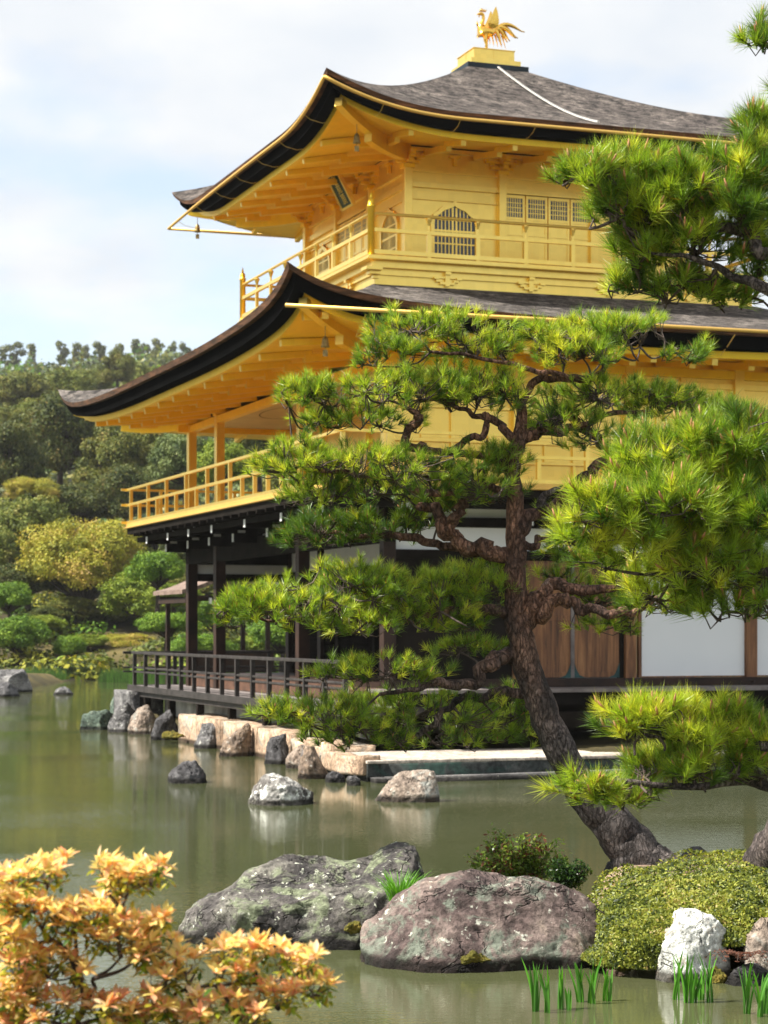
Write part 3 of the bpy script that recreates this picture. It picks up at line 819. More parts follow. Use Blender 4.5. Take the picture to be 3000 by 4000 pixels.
for k, (tx, tz, ty) in enumerate(tips):
    pts_ = []; rr = []
    for j in range(10):
        t = j/9
        x = .16+(tx-.16)*t; arch = (.20-.012*k)*math.sin(min(1, t*1.15)*PI*.8)
        z = .46+(tz-.46)*t**1.1+arch*(1-t*.55); y = ty*t+.012*math.sin(k*2)*t
        if k == 0: z += .03*t
        pts_.append((x, y, z)); rr.append((.014+.032*math.sin(PI*min(1, t*1.0+.1)))*(1-.35*t)+.002)
    tl.tube(pts_, rr, 7)
for k in range(9):
    x = .06+.035*k; tl.tube([(x, .02*(-1)**k, .38), (x+.03, .03*(-1)**k, .28), (x+.035+.005*k, .035*(-1)**k, .20-.006*k)], [.016, .011, .003], 5)
tl.build('tail', gb, PH, smooth=True)
for sy, dx_ in ((-1, -.03), (1, .035)):
    lg = MB(); lg.tube([(dx_+.0, sy*.05, .36), (dx_-.005, sy*.052, .25), (dx_+.012, sy*.05, .17), (dx_, sy*.05, .03)], [.052, .030, .016, .015], 8)
    for a in (-.5, 0, .5): lg.tube([(dx_, sy*.05, .03), (dx_-.06*math.cos(a), sy*.05+.05*math.sin(a), .012), (dx_-.085*math.cos(a), sy*.05+.08*math.sin(a), .006)], [.013, .009, .004], 6)
    lg.tube([(dx_, sy*.05, .03), (dx_+.05, sy*.05, .008)], [.012, .004], 6)
    lg.build('leg', gb, PH, smooth=True)
bs = MB(); bs.lathe((0, 0, -.012), [(.20, 0), (.19, .015), (.10, .03), (.06, .045), (.0, .05)], 16); bs.build('foot_plate', M['gold'], PH, smooth=True)

def bell(p, lab):
    o = empty('wind_bell', p); tag(o, lab, 'bell', 'wind bells under the eave corners')
    b = MB(); b.lathe((0, 0, -.30), [(.062, 0), (.055, .03), (.045, .09), (.038, .13), (.02, .155), (.006, .16)], 14); b.build('bell_body', M['bronze'], o, smooth=True)
    c = MB(); c.tube([(0,0,0), (0,0,-.15)], .006, 5); c.build('hanger', M['bronze'], o)
    c = MB(); c.tube([(0,0,-.18), (0,0,-.35)], .005, 5); c.box(-.035, .035, -.003, .003, -.43, -.34); c.build('clapper', M['bronze'], o)
def bell_at(E, sx, sy, lab, f=.8):
    w = E.wall; D = (w[0]-E.rc[0]-E.insets[3])*f
    x = (w[0]-D) if sx < 0 else (w[1]+D); y = (w[2]-D) if sy < 0 else (w[3]+D)
    bell(Wp(x, y, E.soff(x, y)-.14), lab)
bell_at(E3, -1, -1, 'small bronze bell hanging under the near corner of the top roof')
bell_at(E3, -1, 1, 'small bronze bell hanging under the far left corner of the top roof', 1.0)
bell_at(E2, -1, -1, 'bronze bell hanging under the near corner of the middle roof')

# plaque leaning out under the top eave, writing three characters one under the other
PQ = empty('name_plaque', Wp(W3[0]-.42, C3[1]-.45, 9.90), TH)
tag(PQ, 'dark green name plaque with gold characters hanging under the top eave', 'plaque')
tilt = Matrix.Rotation(R(-28), 4, 'Y')
pp = empty('board', (0, 0, 0), 0, PQ)
def pq_box(mb, a0, a1, b0, b1, c0, c1):
    s_ = MB().box(a0, a1, b0, b1, c0, c1); mb.add([tilt @ Vector(v) for v in s_.v], s_.f)
bpy.data.objects.remove(pp)
b = MB(); pq_box(b, -.02, .02, -.25, .25, -.34, .30); board = b.build('board', M['plaque_green'], PQ)
b = MB(); pq_box(b, -.035, .03, -.30, -.25, -.38, .34); pq_box(b, -.035, .03, .25, .30, -.38, .34); pq_box(b, -.034, .03, -.249, .249, .30, .34); pq_box(b, -.034, .03, -.249, .249, -.38, -.34)
b.build('frame', M['gold'], PQ)
try:
    for k, chx in enumerate('究竟頂'):
        tcv = bpy.data.curves.new('character', 'FONT'); tcv.body = chx; tcv.size = .21; tcv.extrude = .004; tcv.align_x = 'CENTER'; tcv.align_y = 'CENTER'
        to = bpy.data.objects.new('character', tcv); COL.objects.link(to); to.data.materials.append(M['gold']); to.parent = PQ
        me_ = bpy.data.meshes.new_from_object(to); bpy.data.objects.remove(to); to = bpy.data.objects.new('character', me_); COL.objects.link(to); to.parent = PQ
        to.matrix_local = tilt @ Matrix.Translation((-.024, 0, .19-.205*k)) @ Matrix.Rotation(R(-90), 4, 'Z') @ Matrix.Rotation(R(90), 4, 'X')
except Exception as ex: print('text', ex)

# chain lying down the east slope of the top roof
cpts = []
for k in range(61):
    t = 1-k/60
    y = R3[2]+.14+(C3[1]-.5-R3[2]-.14)*t*1.0
    tt = (y-R3[2])/(C3[1]-.5-R3[2])
    cpts.append(Wp(C3[0], y, prof3(tt)+.03))
cpts[0] = Wp(C3[0], C3[1]-.60, 12.27)
ch = MB()
for k in range(len(cpts)-1):
    for sgn in (0, 1):
        ps = []
        for a in range(9):
            f = a/8; p = cpts[k].lerp(cpts[k+1], f); ang = f*PI*2+sgn*PI
            ps.append(p+Vector((math.cos(TH)*.017*math.cos(ang), math.sin(TH)*.017*math.cos(ang), .017*math.sin(ang)+.008)))
        ch.tube(ps, .0075, 5)
co = ch.build('rain_chain', M['chain'], None, smooth=True)
tag(co, 'pale twisted metal chain lying down the slope of the top roof', 'chain')

# fishing pavilion on the west side: gabled shingle roof on posts over the water
FP = empty('fishing_pavilion', ((850-1500)/F*54, 54, 0), TH); FP.scale = (.85, .85, 1.03)
tag(FP, 'small open pavilion with a brown shingled roof, seen behind the front columns', 'pavilion')
rf = MB(); n = 12
for i in range(n):
    for (sg) in (-1, 1):
        def P(t, yy, dz=0): return (sg*1.55*t, yy, 3.55-.62*(t**.8)-.05*(1-t)+dz + .05*max(0, t-.7)*3)
        a, b_ = i/n, (i+1)/n
        rf.add([P(a,-1.7), P(b_,-1.7), P(b_,1.9), P(a,1.9), P(a,-1.7,-.10), P(b_,-1.7,-.10), P(b_,1.9,-.10), P(a,1.9,-.10)], [(0,1,2,3) if sg>0 else (3,2,1,0), (4,7,6,5), (0,4,5,1), (3,2,6,7)] + ([(1,5,6,2)] if i == n-1 else []))
rf.build('roof', mottled('brown_shingle', [(.3,(.08,.05,.04)),(.7,(.26,.19,.15))], 8, .85, .5, .02), FP)
rf = MB(); rf.box(-1.4, 1.4, -1.5, -1.42, 2.74, 2.84); rf.box(-1.4, 1.4, 1.6, 1.68, 2.74, 2.84); rf.box(-1.42, -1.3, -1.6, 1.75, 2.66, 2.78); rf.box(1.3, 1.42, -1.6, 1.75, 2.66, 2.78)
rf.build('beam', M['dark_wood'], FP)
for x in (-1.3, -.65, 0, .65, 1.3):
    mb = MB(); mb.box(x-.03, x+.03, -1.62, -1.50, 2.64, 2.78); mb.build('rafter_end', M['tip_white'], FP)
for x in (-1.2, 1.2):
    for y in (-1.3, 1.4): column(x, y, .0, 2.75, .13, M['dark_wood'], FP)
mb = MB(); mb.box(-1.4, 1.4, -1.5, 1.6, .95, 1.05); mb.box(-1.35, 1.35, -1.45, -1.40, 1.05, 1.5); mb.build('floor', M['dark_wood'], FP)

# ------------------------------------------------------------ stones
def stone_mat(name, stops, lichen=None, l2=None, scale=2.2, wet=True, bstr=1.0, lfac=.64, crack=.8):
    m, N_, L_, b = newmat(name)
    v = coords(N_, L_, 'Object')
    n = noise_node(N_, L_, scale, 10, .62, v, .3)
    r = ramp(N_, L_, n.outputs['Fac'], stops)
    c = r.outputs[0]
    nf = noise_node(N_, L_, scale*9, 8, .7, v)
    rf_ = ramp(N_, L_, nf.outputs['Fac'], [(.34, (.22,.22,.22)), (.64, (1.6,1.6,1.6))])
    c = mix(N_, L_, .85, c, rf_.outputs[0], 'MULTIPLY')
    if l2:
        q = noise_node(N_, L_, scale*1.1, 8, .7, coords(N_, L_, 'Object', (1.3,1,1.7)), .8)
        rq = ramp(N_, L_, q.outputs['Fac'], [(.515, (0,0,0)), (.60, (1,1,1))])
        c = mix(N_, L_, rq.outputs[0], c, mix(N_, L_, .6, l2, rf_.outputs[0], 'MULTIPLY'))
    if lichen:
        q = noise_node(N_, L_, scale*5.0, 6, .66, coords(N_, L_, 'Object', (1,1,1)), .2)
        rq = ramp(N_, L_, q.outputs['Fac'], [(lfac-.02, (0,0,0)), (lfac+.03, (1,1,1))])
        c = mix(N_, L_, rq.outputs[0], c, mix(N_, L_, .35, lichen, rf_.outputs[0], 'MULTIPLY'))
    # cracks
    fv = noise_node(N_, L_, scale*.75, 5, .55, coords(N_, L_, 'Object', (1, 1, 1.8)), .6)
    f1_ = N_.new('ShaderNodeMath'); f1_.operation = 'SUBTRACT'; f1_.inputs[1].default_value = .5; L_.new(fv.outputs['Fac'], f1_.inputs[0])
    f2_ = N_.new('ShaderNodeMath'); f2_.operation = 'ABSOLUTE'; L_.new(f1_.outputs[0], f2_.inputs[0])
    br_ = noise_node(N_, L_, scale*1.3, 3, .5, v); ba_ = ramp(N_, L_, br_.outputs['Fac'], [(.45, (0,0,0)), (.60, (.03,.03,.03))])
    f3_ = N_.new('ShaderNodeMath'); f3_.operation = 'ADD'; L_.new(f2_.outputs[0], f3_.inputs[0]); L_.new(ba_.outputs[0], f3_.inputs[1])
    rc_ = ramp(N_, L_, f3_.outputs[0], [(.0, (.10,.09,.08)), (.009, (1,1,1))])
    c = mix(N_, L_, crack, c, rc_.outputs[0], 'MULTIPLY')
    if wet:   # dark tide mark just above the pond
        g = N_.new('ShaderNodeNewGeometry'); s_ = N_.new('ShaderNodeSeparateXYZ'); L_.new(g.outputs['Position'], s_.inputs[0])
        ad = N_.new('ShaderNodeMath'); ad.operation = 'MULTIPLY_ADD'; ad.inputs[1].default_value = -.10; L_.new(nf.outputs['Fac'], ad.inputs[0]); L_.new(s_.outputs['Z'], ad.inputs[2])
        rw = ramp(N_, L_, ad.outputs[0], [(.0, (.14,.13,.12)), (.035, (1,1,1))])
        c = mix(N_, L_, 1.0, c, rw.outputs[0], 'MULTIPLY')
    L_.new(c, b.inputs['Base Color']); b.inputs['Roughness'].default_value = .85; b.inputs['Specular IOR Level'].default_value = .25
    hs = N_.new('ShaderNodeMath'); hs.operation = 'MULTIPLY_ADD'; hs.inputs[1].default_value = .5
    L_.new(nf.outputs['Fac'], hs.inputs[0]); L_.new(n.outputs['Fac'], hs.inputs[2])
    cr_ = N_.new('ShaderNodeMath'); cr_.operation = 'MULTIPLY_ADD'; cr_.inputs[1].default_value = crack
    cv = ramp(N_, L_, f3_.outputs[0], [(.0, (0,0,0)), (.02, (.6,.6,.6))]); L_.new(cv.outputs[0], cr_.inputs[0]); L_.new(hs.outputs[0], cr_.inputs[2])
    bump(N_, L_, b, cr_.outputs[0], bstr, .06)
    return m
S = {}
S['grey'] = stone_mat('grey_rock', [(.3,(.05,.048,.05)),(.5,(.14,.135,.135)),(.7,(.26,.25,.24))], (.55,.56,.50))
S['dark'] = stone_mat('dark_rock', [(.3,(.025,.024,.025)),(.5,(.075,.072,.075)),(.7,(.17,.165,.165))], (.45,.45,.42), lfac=.68)
S['green'] = stone_mat('greenish_rock', [(.3,(.03,.045,.035)),(.5,(.08,.11,.085)),(.7,(.20,.24,.18))], (.40,.42,.32))
S['lichen'] = stone_mat('lichened_green_rock', [(.32,(.035,.032,.032)),(.5,(.095,.085,.08)),(.66,(.20,.19,.16))], (.62,.64,.52), (.20,.225,.14), scale=3.0, lfac=.62)
S['red'] = stone_mat('purple_brown_rock', [(.3,(.045,.032,.031)),(.46,(.115,.082,.075)),(.60,(.21,.16,.14)),(.75,(.44,.35,.27))], (.50,.50,.42), (.17,.19,.15), scale=2.6, lfac=.63)
S['pink'] = stone_mat('pinkish_rock', [(.3,(.10,.075,.06)),(.5,(.28,.22,.175)),(.7,(.52,.44,.37))], (.60,.58,.5), (.30,.30,.27))
S['white'] = stone_mat('white_rock', [(.3,(.40,.40,.37)),(.5,(.66,.67,.62)),(.7,(.82,.82,.78))], None, (.52,.45,.36), scale=3, crack=.55)
S['whitedark'] = stone_mat('white_topped_rock', [(.40,(.07,.06,.055)),(.52,(.30,.29,.27)),(.60,(.66,.66,.62))], (.75,.76,.70), scale=1.4, lfac=.58)
S['orange'] = stone_mat('orange_brown_rock', [(.3,(.07,.06,.055)),(.5,(.22,.16,.115)),(.7,(.46,.33,.22))], (.5,.48,.42), (.14,.13,.13))
S['cream'] = stone_mat('cream_block', [(.3,(.18,.12,.08)),(.5,(.40,.28,.19)),(.7,(.56,.44,.33))], (.22,.20,.17), (.30,.27,.22), scale=1.6, crack=.3, bstr=.6)
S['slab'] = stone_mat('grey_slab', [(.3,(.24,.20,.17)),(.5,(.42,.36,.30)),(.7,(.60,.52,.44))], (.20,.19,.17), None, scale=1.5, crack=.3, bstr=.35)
S['slabshade'] = stone_mat('stained_shaded_stone', [(.3,(.015,.018,.018)),(.5,(.045,.05,.048)),(.7,(.11,.11,.10))], None, (.03,.06,.05), scale=1.5, crack=.3, bstr=.35)  # stained front stone, also darkened in its colour to stand in for shade
S['moss'] = mottled('moss', [(.3,(.035,.03,.005)),(.5,(.11,.10,.015)),(.7,(.24,.17,.03))], 14, .95, .8, .03)

def ico(sub):
    bm = bmesh.new(); bmesh.ops.create_icosphere(bm, subdivisions=sub, radius=1.0)
    bm.verts.ensure_lookup_table()
    V = np.array([v.co[:] for v in bm.verts]); Fq = np.array([[v.index for v in f.verts] for f in bm.faces]); bm.free(); return V, Fq
_ico = {k: ico(k) for k in (4, 5, 6)}
def rock(name, loc, size, mat, label, seed=0, sub=5, planes=9, rough=.10, prof=None, group=None, flat=.0, rot=0.0, zsink=.25, cat='rock', cut=(.62,.95)):
    """rock with facets; size = (half width, half depth, height above water); stands in the pond"""
    V, Fq = _ico[sub]; V = V.copy(); rng = np.random.RandomState(seed+11)
    P = V.copy()
    if prof is None:
        for k in range(planes):
            d = rng.normal(size=3); d /= np.linalg.norm(d)
            if d[2] < -.2: d[2] *= -1
            c = rng.uniform(*cut); s_ = P@d - c; P -= np.outer(np.maximum(s_, 0)*.92, d)
        P = P/np.abs(P).max(axis=0)
        X = P*np.array([size[0], size[1], size[2]+zsink]) 
        X[:, 2] = np.where(P[:,2] > 0, P[:,2]*size[2], P[:,2]*zsink)
    else:
        xs, zs = zip(*prof)
        nx = P[:, 0]; H = np.interp(nx, xs, zs)
        zz = np.clip(P[:,2]/np.sqrt(np.maximum(1e-4, 1-nx**2)), -1, 1)
        zz = np.sign(zz)*np.abs(zz)**.8
        w = np.abs(P[:,1]/np.sqrt(np.maximum(1e-4, 1-nx**2)))**1.0*np.sign(P[:,1])
        dep = np.interp(np.abs(nx), [0, .5, .85, 1], [1, .92, .6, .1])
        X = np.stack([nx*size[0], w*dep*size[1], np.where(zz > 0, zz*H, zz*zsink)], 1)
        for k in range(planes):
            d = rng.normal(size=3); d[2] = abs(d[2])*.5; d[1] = -abs(d[1]); d /= np.linalg.norm(d)
            sup = (X@d).max(); c = sup*rng.uniform(.72, .94); s_ = X@d-c; X -= np.outer(np.maximum(s_, 0)*.8, d)
    sc = (size[0]+size[1]+size[2])/3
    Nn = V
    q = X/sc*1.6+seed*3.1
    dsp = fbm(q, 5, seed)*.45 + .35*(1-np.abs(fbm(q*1.7+5, 4, seed+7)))*np.abs(vnoise(q*.8, seed+3)) - .12
    ridge = np.abs(vnoise(q*3+np.array([[3,1,2]]), seed+21))
    X = X + Nn*(dsp*rough*sc*1.7)[:, None] - Nn*((ridge < .08)*rough*sc*.16)[:, None]
    X = X + Nn*(fbm(q*7, 3, seed+5)*rough*sc*.22)[:, None]
    c, s_ = math.cos(rot), math.sin(rot)
    X = np.stack([X[:,0]*c-X[:,1]*s_, X[:,0]*s_+X[:,1]*c, X[:,2]], 1)
    o = np_mesh(name, X, Fq, mat, smooth=True)
    o.location = loc
    tag(o, label, cat, group)
    return o
def wY(py): return 16789.0/(py-2460)
def rock_px(x0, x1, ytop, ybot, mat, label, seed, depth=1.0, dYc=None, pf=None, **k):
    """rock whose front waterline is at ybot, spanning x0..x1, top at ytop"""
    Yf = wY(ybot); hw = (x1-x0)/2/F*Yf
    Yc = Yf+hw*depth
    hw = (x1-x0)/2/F*(Yc)
    zt = CAMZ-(ytop-2460)/F*(Yf+hw*depth*.6)
    cx = ((x0+x1)/2-1500)/F*Yc
    if pf is None and 'group' in k:
        rg = np.random.RandomState(seed); a_ = rg.uniform(-.15, .15)
        pf = [(-1, .30), (-.88, .70+a_), (-.6, .84+a_), (-.35, .97), (-.1, .92), (.3, 1), (.55, .86-a_*.5), (.88, .72-a_), (1, .3)]; k['planes'] = k.get('planes', 9)+4; k['rough'] = .14
    if pf is not None: k['prof'] = [(a, b*max(zt, .05)*1.05) for a, b in pf]; k.pop('cut', None)
    return rock('rock', (cx, Yc, 0), (hw*(1.14 if 'group' in k else 1.06), hw*depth*(1.3 if 'group' in k else 1.1), max(zt, .05)*1.08), mat, label, seed, **k)

# the two large rocks of the near islet
def px_prof(pts, x0, x1, Y): return [(-1+2*(p-x0)/(x1-x0), CAMZ-(q-2460)/F*Y) for p, q in pts]
Yc = 14.0; x0_, x1_ = 690, 1715
pr = px_prof([(690,3700),(700,3640),(715,3592),(745,3548),(810,3494),(853,3480),(911,3447),(954,3411),(1005,3389),(1048,3360),(1106,3339),(1193,3328),(1251,3331),(1323,3339),(1396,3335),(1461,3328),(1497,3290),(1548,3270),(1591,3290),(1627,3312),(1660,3350),(1690,3395),(1715,3460)], x0_, x1_, Yc)
rock('rock', ((x0_+x1_)/2/F*Yc-1500/F*Yc, Yc, 0), ((x1_-x0_)/2/F*Yc, .62, .6), S['lichen'], 'largest grey green boulder with pale lichen spots, behind the purple brown boulder', 3, 6, 4, .10, prof=pr)
Yc = 13.0; x0_, x1_ = 1400, 2370
pr = px_prof([(1400,3760),(1408,3650),(1430,3590),(1475,3558),(1555,3480),(1640,3440),(1740,3418),(1860,3416),(1980,3432),(2100,3428),(2190,3452),(2270,3480),(2325,3545),(2352,3630),(2370,3740)], x0_, x1_, Yc)
rock('rock', ((x0_+x1_)/2/F*Yc-1500/F*Yc, Yc, 0), ((x1_-x0_)/2/F*Yc, .52, .5), S['red'], 'big rounded purple brown boulder with a moss cushion at its foot', 8, 6, 4, .065, prof=pr)
# rocks around the islet
rk = lambda *a, **k: rock(*a, **k)
rock('rock', at(1815, 3420, 14.6)-Vector((0,0,.12)), (.28, .25, .13), S['dark'], 'low dark rock behind the two large boulders, left of the small shrub', 21, 5, zsink=.4)
rock('rock', at(2385, 3400, 14.9)-Vector((0,0,.10)), (.10, .10, .17), S['dark'], 'small dark rock against the foot of the leaning pine trunk', 22, 5, zsink=.3)
rock('rock', at(2735, 3335, 14.9)-Vector((0,0,.10)), (.16, .14, .16), S['dark'], 'small black rock poking up just behind the clipped hedge', 23, 5, zsink=.3)
rock('rock', at(2715, 3750, 12.3)-Vector((0,0,.05)), (.23, .18, .37), S['white'], 'angular white rock below the clipped hedge', 27, 6, 14, .11, zsink=.25, prof=[(-1,.12),(-.85,.26),(-.55,.37),(-.2,.39),(.1,.33),(.5,.30),(.85,.24),(1,.08)])
rock('rock', at(2985, 3620, 12.3)-Vector((0,0,.1)), (.13, .14, .17), S['pink'], 'grey pink rock at the right edge under the hedge', 25, 5, zsink=.3)
rock('rock', at(2920, 3850, 12.2), (.20, .16, .14), S['dark'], 'dark overhung rock under the brown fern', 26, 5, zsink=.25)
# rocks in the open water
rock_px(650, 812, 2980, 3062, S['dark'], 'dark rock standing alone in the water left of the white topped rock', 31, .8, planes=8, rough=.13, pf=[(-1,.35),(-.88,.85),(-.5,.95),(0,.93),(.45,1),(.78,.62),(1,.2)])
rock_px(967, 1226, 3030, 3148, S['whitedark'], 'white topped rock in the water, middle of the pond', 32, .8, planes=10, rough=.13, sub=6, pf=[(-1,.15),(-.82,.45),(-.6,.85),(-.25,.97),(.1,1),(.5,.82),(.85,.6),(1,.35)])
rock_px(1461, 1703, 3016, 3136, S['pink'], 'blocky brown and white rock in front of the stone platform', 33, .75, planes=12, rough=.09, sub=6, pf=[(-1,.35),(-.93,.66),(-.75,.80),(-.55,.84),(-.45,.95),(0,.98),(.5,1),(.88,.97),(1,.5)])
rock_px(205, 285, 2684, 2714, S['grey'], 'tiny flat rock far out in the pond on the left', 34, .8, sub=4)
rock_px(-70, 118, 2592, 2705, S['grey'], 'tall grey rock on the far left bank under the bright pine', 35, .8)
rock_px(-60, 78, 2650, 2722, S['dark'], 'low dark rock in front of the tall grey rock on the far left bank', 36, .8)
rock_px(62, 128, 2640, 2682, S['moss'], 'small moss covered rock beside the tall grey rock on the far left', 37, .8, sub=4)
# revetment of the pavilion
rev = [
 (180+135, 250+200*1, 0, 0),
]
def z5(x, y): return 250+x/1.4426, 2250+y/1.4426
def rr(xa, xb, yt, yb, mat, lab, seed, **k):
    a, t = z5(xa, yt); c, b_ = z5(xb, yb)
    return rock_px(a, c, t, b_, mat, lab, seed, group='stones along the foot of the pavilion', **k)
rr(255, 395, 660, 812, S['green'], 'rounded grey green stone directly under the far left corner of the deck', 41, depth=.8)
rr(92, 300, 758, 868, S['green'], 'leftmost low dark green stone at the pavilion foot', 42, depth=.7)
rr(238, 408, 728, 882, S['grey'], 'grey stone second from the left at the pavilion foot', 43, depth=.7, planes=11)
rr(372, 525, 725, 892, S['pink'], 'pinkish stone third from the left at the pavilion foot', 44, depth=.7, planes=11)
rr(478, 640, 735, 925, S['dark'], 'tall dark leaning stone left of the first cream block', 45, depth=.6, planes=12, cut=(.5,.85))
rr(735, 885, 818, 972, S['grey'], 'grey stone between the first and the second cream block', 46, depth=.6, planes=11)
rr(882, 1085, 815, 1018, S['orange'], 'large brown and orange stone right of the second cream block', 47, depth=.6, planes=12, sub=6, cut=(.5,.85))
rr(1122, 1275, 855, 1062, S['dark'], 'dark stone half hidden by the lowest pine branch', 48, depth=.6, planes=12, cut=(.5,.85))
rr(1262, 1400, 935, 1085, S['pink'], 'pale pink stone under the tip of the lowest pine branch', 49, depth=.6, planes=11)
rr(1318, 1482, 945, 1145, S['orange'], 'striped orange stone left of the large cream corner block', 50, depth=.6, planes=12, cut=(.5,.85))
rr(1475, 1590, 1098, 1165, S['dark'], 'small mossy dark stone below the large cream corner block', 51, depth=.6)
rr(1588, 1668, 1125, 1182, S['grey'], 'small grey stone at the platform corner waterline', 52, depth=.6)
def block(x0, x1, y0, y1, z0, z1, mat, lab, name='stone_block', seed=0, cat='stone block', nz=.012):
    """hewn block in pavilion coordinates with worn faces"""
    bm = bmesh.new(); bmesh.ops.create_cube(bm, size=1)
    bmesh.ops.bevel(bm, geom=bm.edges[:], offset=.018, segments=2, affect='EDGES')
    bmesh.ops.subdivide_edges(bm, edges=bm.edges[:], cuts=5, use_grid_fill=True)
    V = np.array([v.co[:] for v in bm.verts])
    V = V*np.array([x1-x0, y1-y0, z1-z0])
    V += np.stack([fbm(V*2+seed, 4, seed), fbm(V*2+seed+9, 4, seed+1), fbm(V*2+seed+4, 4, seed+2)], 1)*nz*1.6
    for v, c in zip(bm.verts, V): v.co = c
    me = bpy.data.meshes.new(name); bm.to_mesh(me); bm.free(); me.materials.append(mat)
    me.polygons.foreach_set('use_smooth', [True]*len(me.polygons))
    o = bpy.data.objects.new(name, me); COL.objects.link(o)
    c_ = Wp((x0+x1)/2, (y0+y1)/2, (z0+z1)/2); o.location = c_; o.rotation_euler = (0, 0, TH)
    tag(o, lab, cat, 'hewn stones along the foot of the pavilion'); return o
block(-1.22, -.62, 5.0, 8.0, -.4, .50, S['cream'], 'cream hewn block right of the tall dark leaning stone', seed=1)
block(-1.21, -.62, 2.9, 4.96, -.4, .49, S['cream'], 'cream hewn block between the grey and the brown orange stones', seed=2)
block(-1.21, -.62, 1.0, 2.86, -.4, .47, S['cream'], 'cream hewn block behind the tip of the low pine branch', seed=3)
block(-1.47, -1.2, -3.06, -1.2, .06, .33, S['cream'], 'large pale corner block of the stone platform', seed=4, nz=.02)
block(-1.25, -.6, -1.17, .96, -.3, .40, S['cream'], 'weathered cream block just left of the platform corner block', seed=6, nz=.02)
spf = block(-1.42, 9.5, -3.10, -1.0, -.02, .265, S['slabshade'], 'long low stone platform with a dark front face behind the pine trunk', 'stone_platform', 5, 'platform', .006)
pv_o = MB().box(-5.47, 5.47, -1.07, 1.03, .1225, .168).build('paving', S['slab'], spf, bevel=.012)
block(-1.40, 9.5, -3.34, -3.13, -.3, .075, S['grey'], 'narrow stone ledge at the waterline in front of the platform', 'stone_ledge', 7, 'ledge', .015)
block(-1.2, -.5, VW+.3, VW+1.9, .3, .80, S['grey'], 'grey flat stone beside the far left corner of the deck', 'stone_block', 9)
def moss_patch(p, size, seed, lab):
    o = rock('moss_patch', p, size, S['moss'], lab, seed, 5, 5, .30, zsink=.03, cat='moss', group='moss cushions'); return o
moss_patch(at(680, 2878, 38), (.22, .15, .13), 61, 'yellow green moss cushion at the foot of the tall dark leaning stone')
moss_patch(at(1380, 3625, 13.35), (.055, .06, .05), 62, 'moss cushion between the two large boulders')
moss_patch(at(1855, 3745, 12.56), (.10, .05, .055), 63, 'moss cushion on the foot of the purple brown boulder')
moss_patch(at(2600, 3760, 12.35), (.07, .08, .09), 64, 'orange moss cushion left of the angular white rock')
moss_patch(at(2420, 3770, 12.5), (.12, .08, .06), 65, 'dark moss cushion under the left end of the hedge')
moss_patch(at(2790, 3830, 12.2), (.07, .06, .08), 66, 'rusty moss cushion right of the angular white rock')

# ------------------------------------------------------------ ground, islet, hills, water
def smooth(a, b, x): t = np.clip((x-a)/(b-a), 0, 1); return t*t*(3-2*t)
def ground_h(X, Y):
    shore = 86 + 3*np.sin(X*.11) + 1.5*np.sin(X*.37+1)
    far = smooth(0, 4, Y-shore)
    h = -1.3 + far*1.6
    h = h + smooth(3, 22, Y-shore)*2.8 + smooth(25, 75, Y-shore)*6
    # right bank behind the pavilion
    bx = smooth(0, 6, (X-9)-(-.0)*(Y))*smooth(46, 52, Y)
    h = np.maximum(h, -1.3 + bx*1.9)
    # left bank
    lb = smooth(0, 2, (-X-11.2))*smooth(64, 68, Y)*smooth(0,1,96-Y)
    h = np.maximum(h, -1.3+lb*1.6)
    near = 1-smooth(3.2, 4.6, Y)
    h = np.maximum(h, -1.3 + near*1.75)
    # the ground the pavilion stands on
    lx = (X-.056)*math.cos(TH)+(Y-31.6)*math.sin(TH); ly = -(X-.056)*math.sin(TH)+(Y-31.6)*math.cos(TH)
    pv = smooth(-1.35, -.9, lx)*(1-smooth(12.2, 13.6, ly))*smooth(-3.0, -2.7, ly)
    h = np.maximum(h, -1.3 + pv*1.55)
    return h
xs = np.concatenate([np.linspace(-3500, -200, 12), np.linspace(-180, -45, 20), np.linspace(-42, 42, 150), np.linspace(45, 200, 20), np.linspace(220, 3500, 12)])
ys = np.concatenate([np.linspace(-3000, -60, 8), np.linspace(-40, 0, 8), np.linspace(1, 50, 110), np.linspace(50.5, 130, 120), np.linspace(135, 300, 20), np.linspace(320, 4500, 12)])
GX, GY = np.meshgrid(xs, ys); gh = ground_h(GX.ravel(), GY.ravel())
nzv = fbm(np.stack([GX.ravel()*.25, GY.ravel()*.25, 0*gh], 1), 3, 5)
gh = gh + np.where(gh > .1, nzv*.15, 0)
Vg = np.stack([GX.ravel(), GY.ravel(), gh], 1); nx_, ny_ = len(xs), len(ys)
ii = (np.arange(ny_-1)[:, None]*nx_+np.arange(nx_-1)[None]).ravel()
Fg = np.stack([ii, ii+1, ii+nx_+1, ii+nx_], 1)
gm = mottled('mossy_ground', [(.3,(.02,.016,.006)),(.45,(.045,.036,.012)),(.6,(.09,.07,.02)),(.78,(.20,.14,.06))], .35, .95, .4, .05, bscale=8)
tag(np_mesh('ground', Vg, Fg, gm, smooth=True), kind='structure')
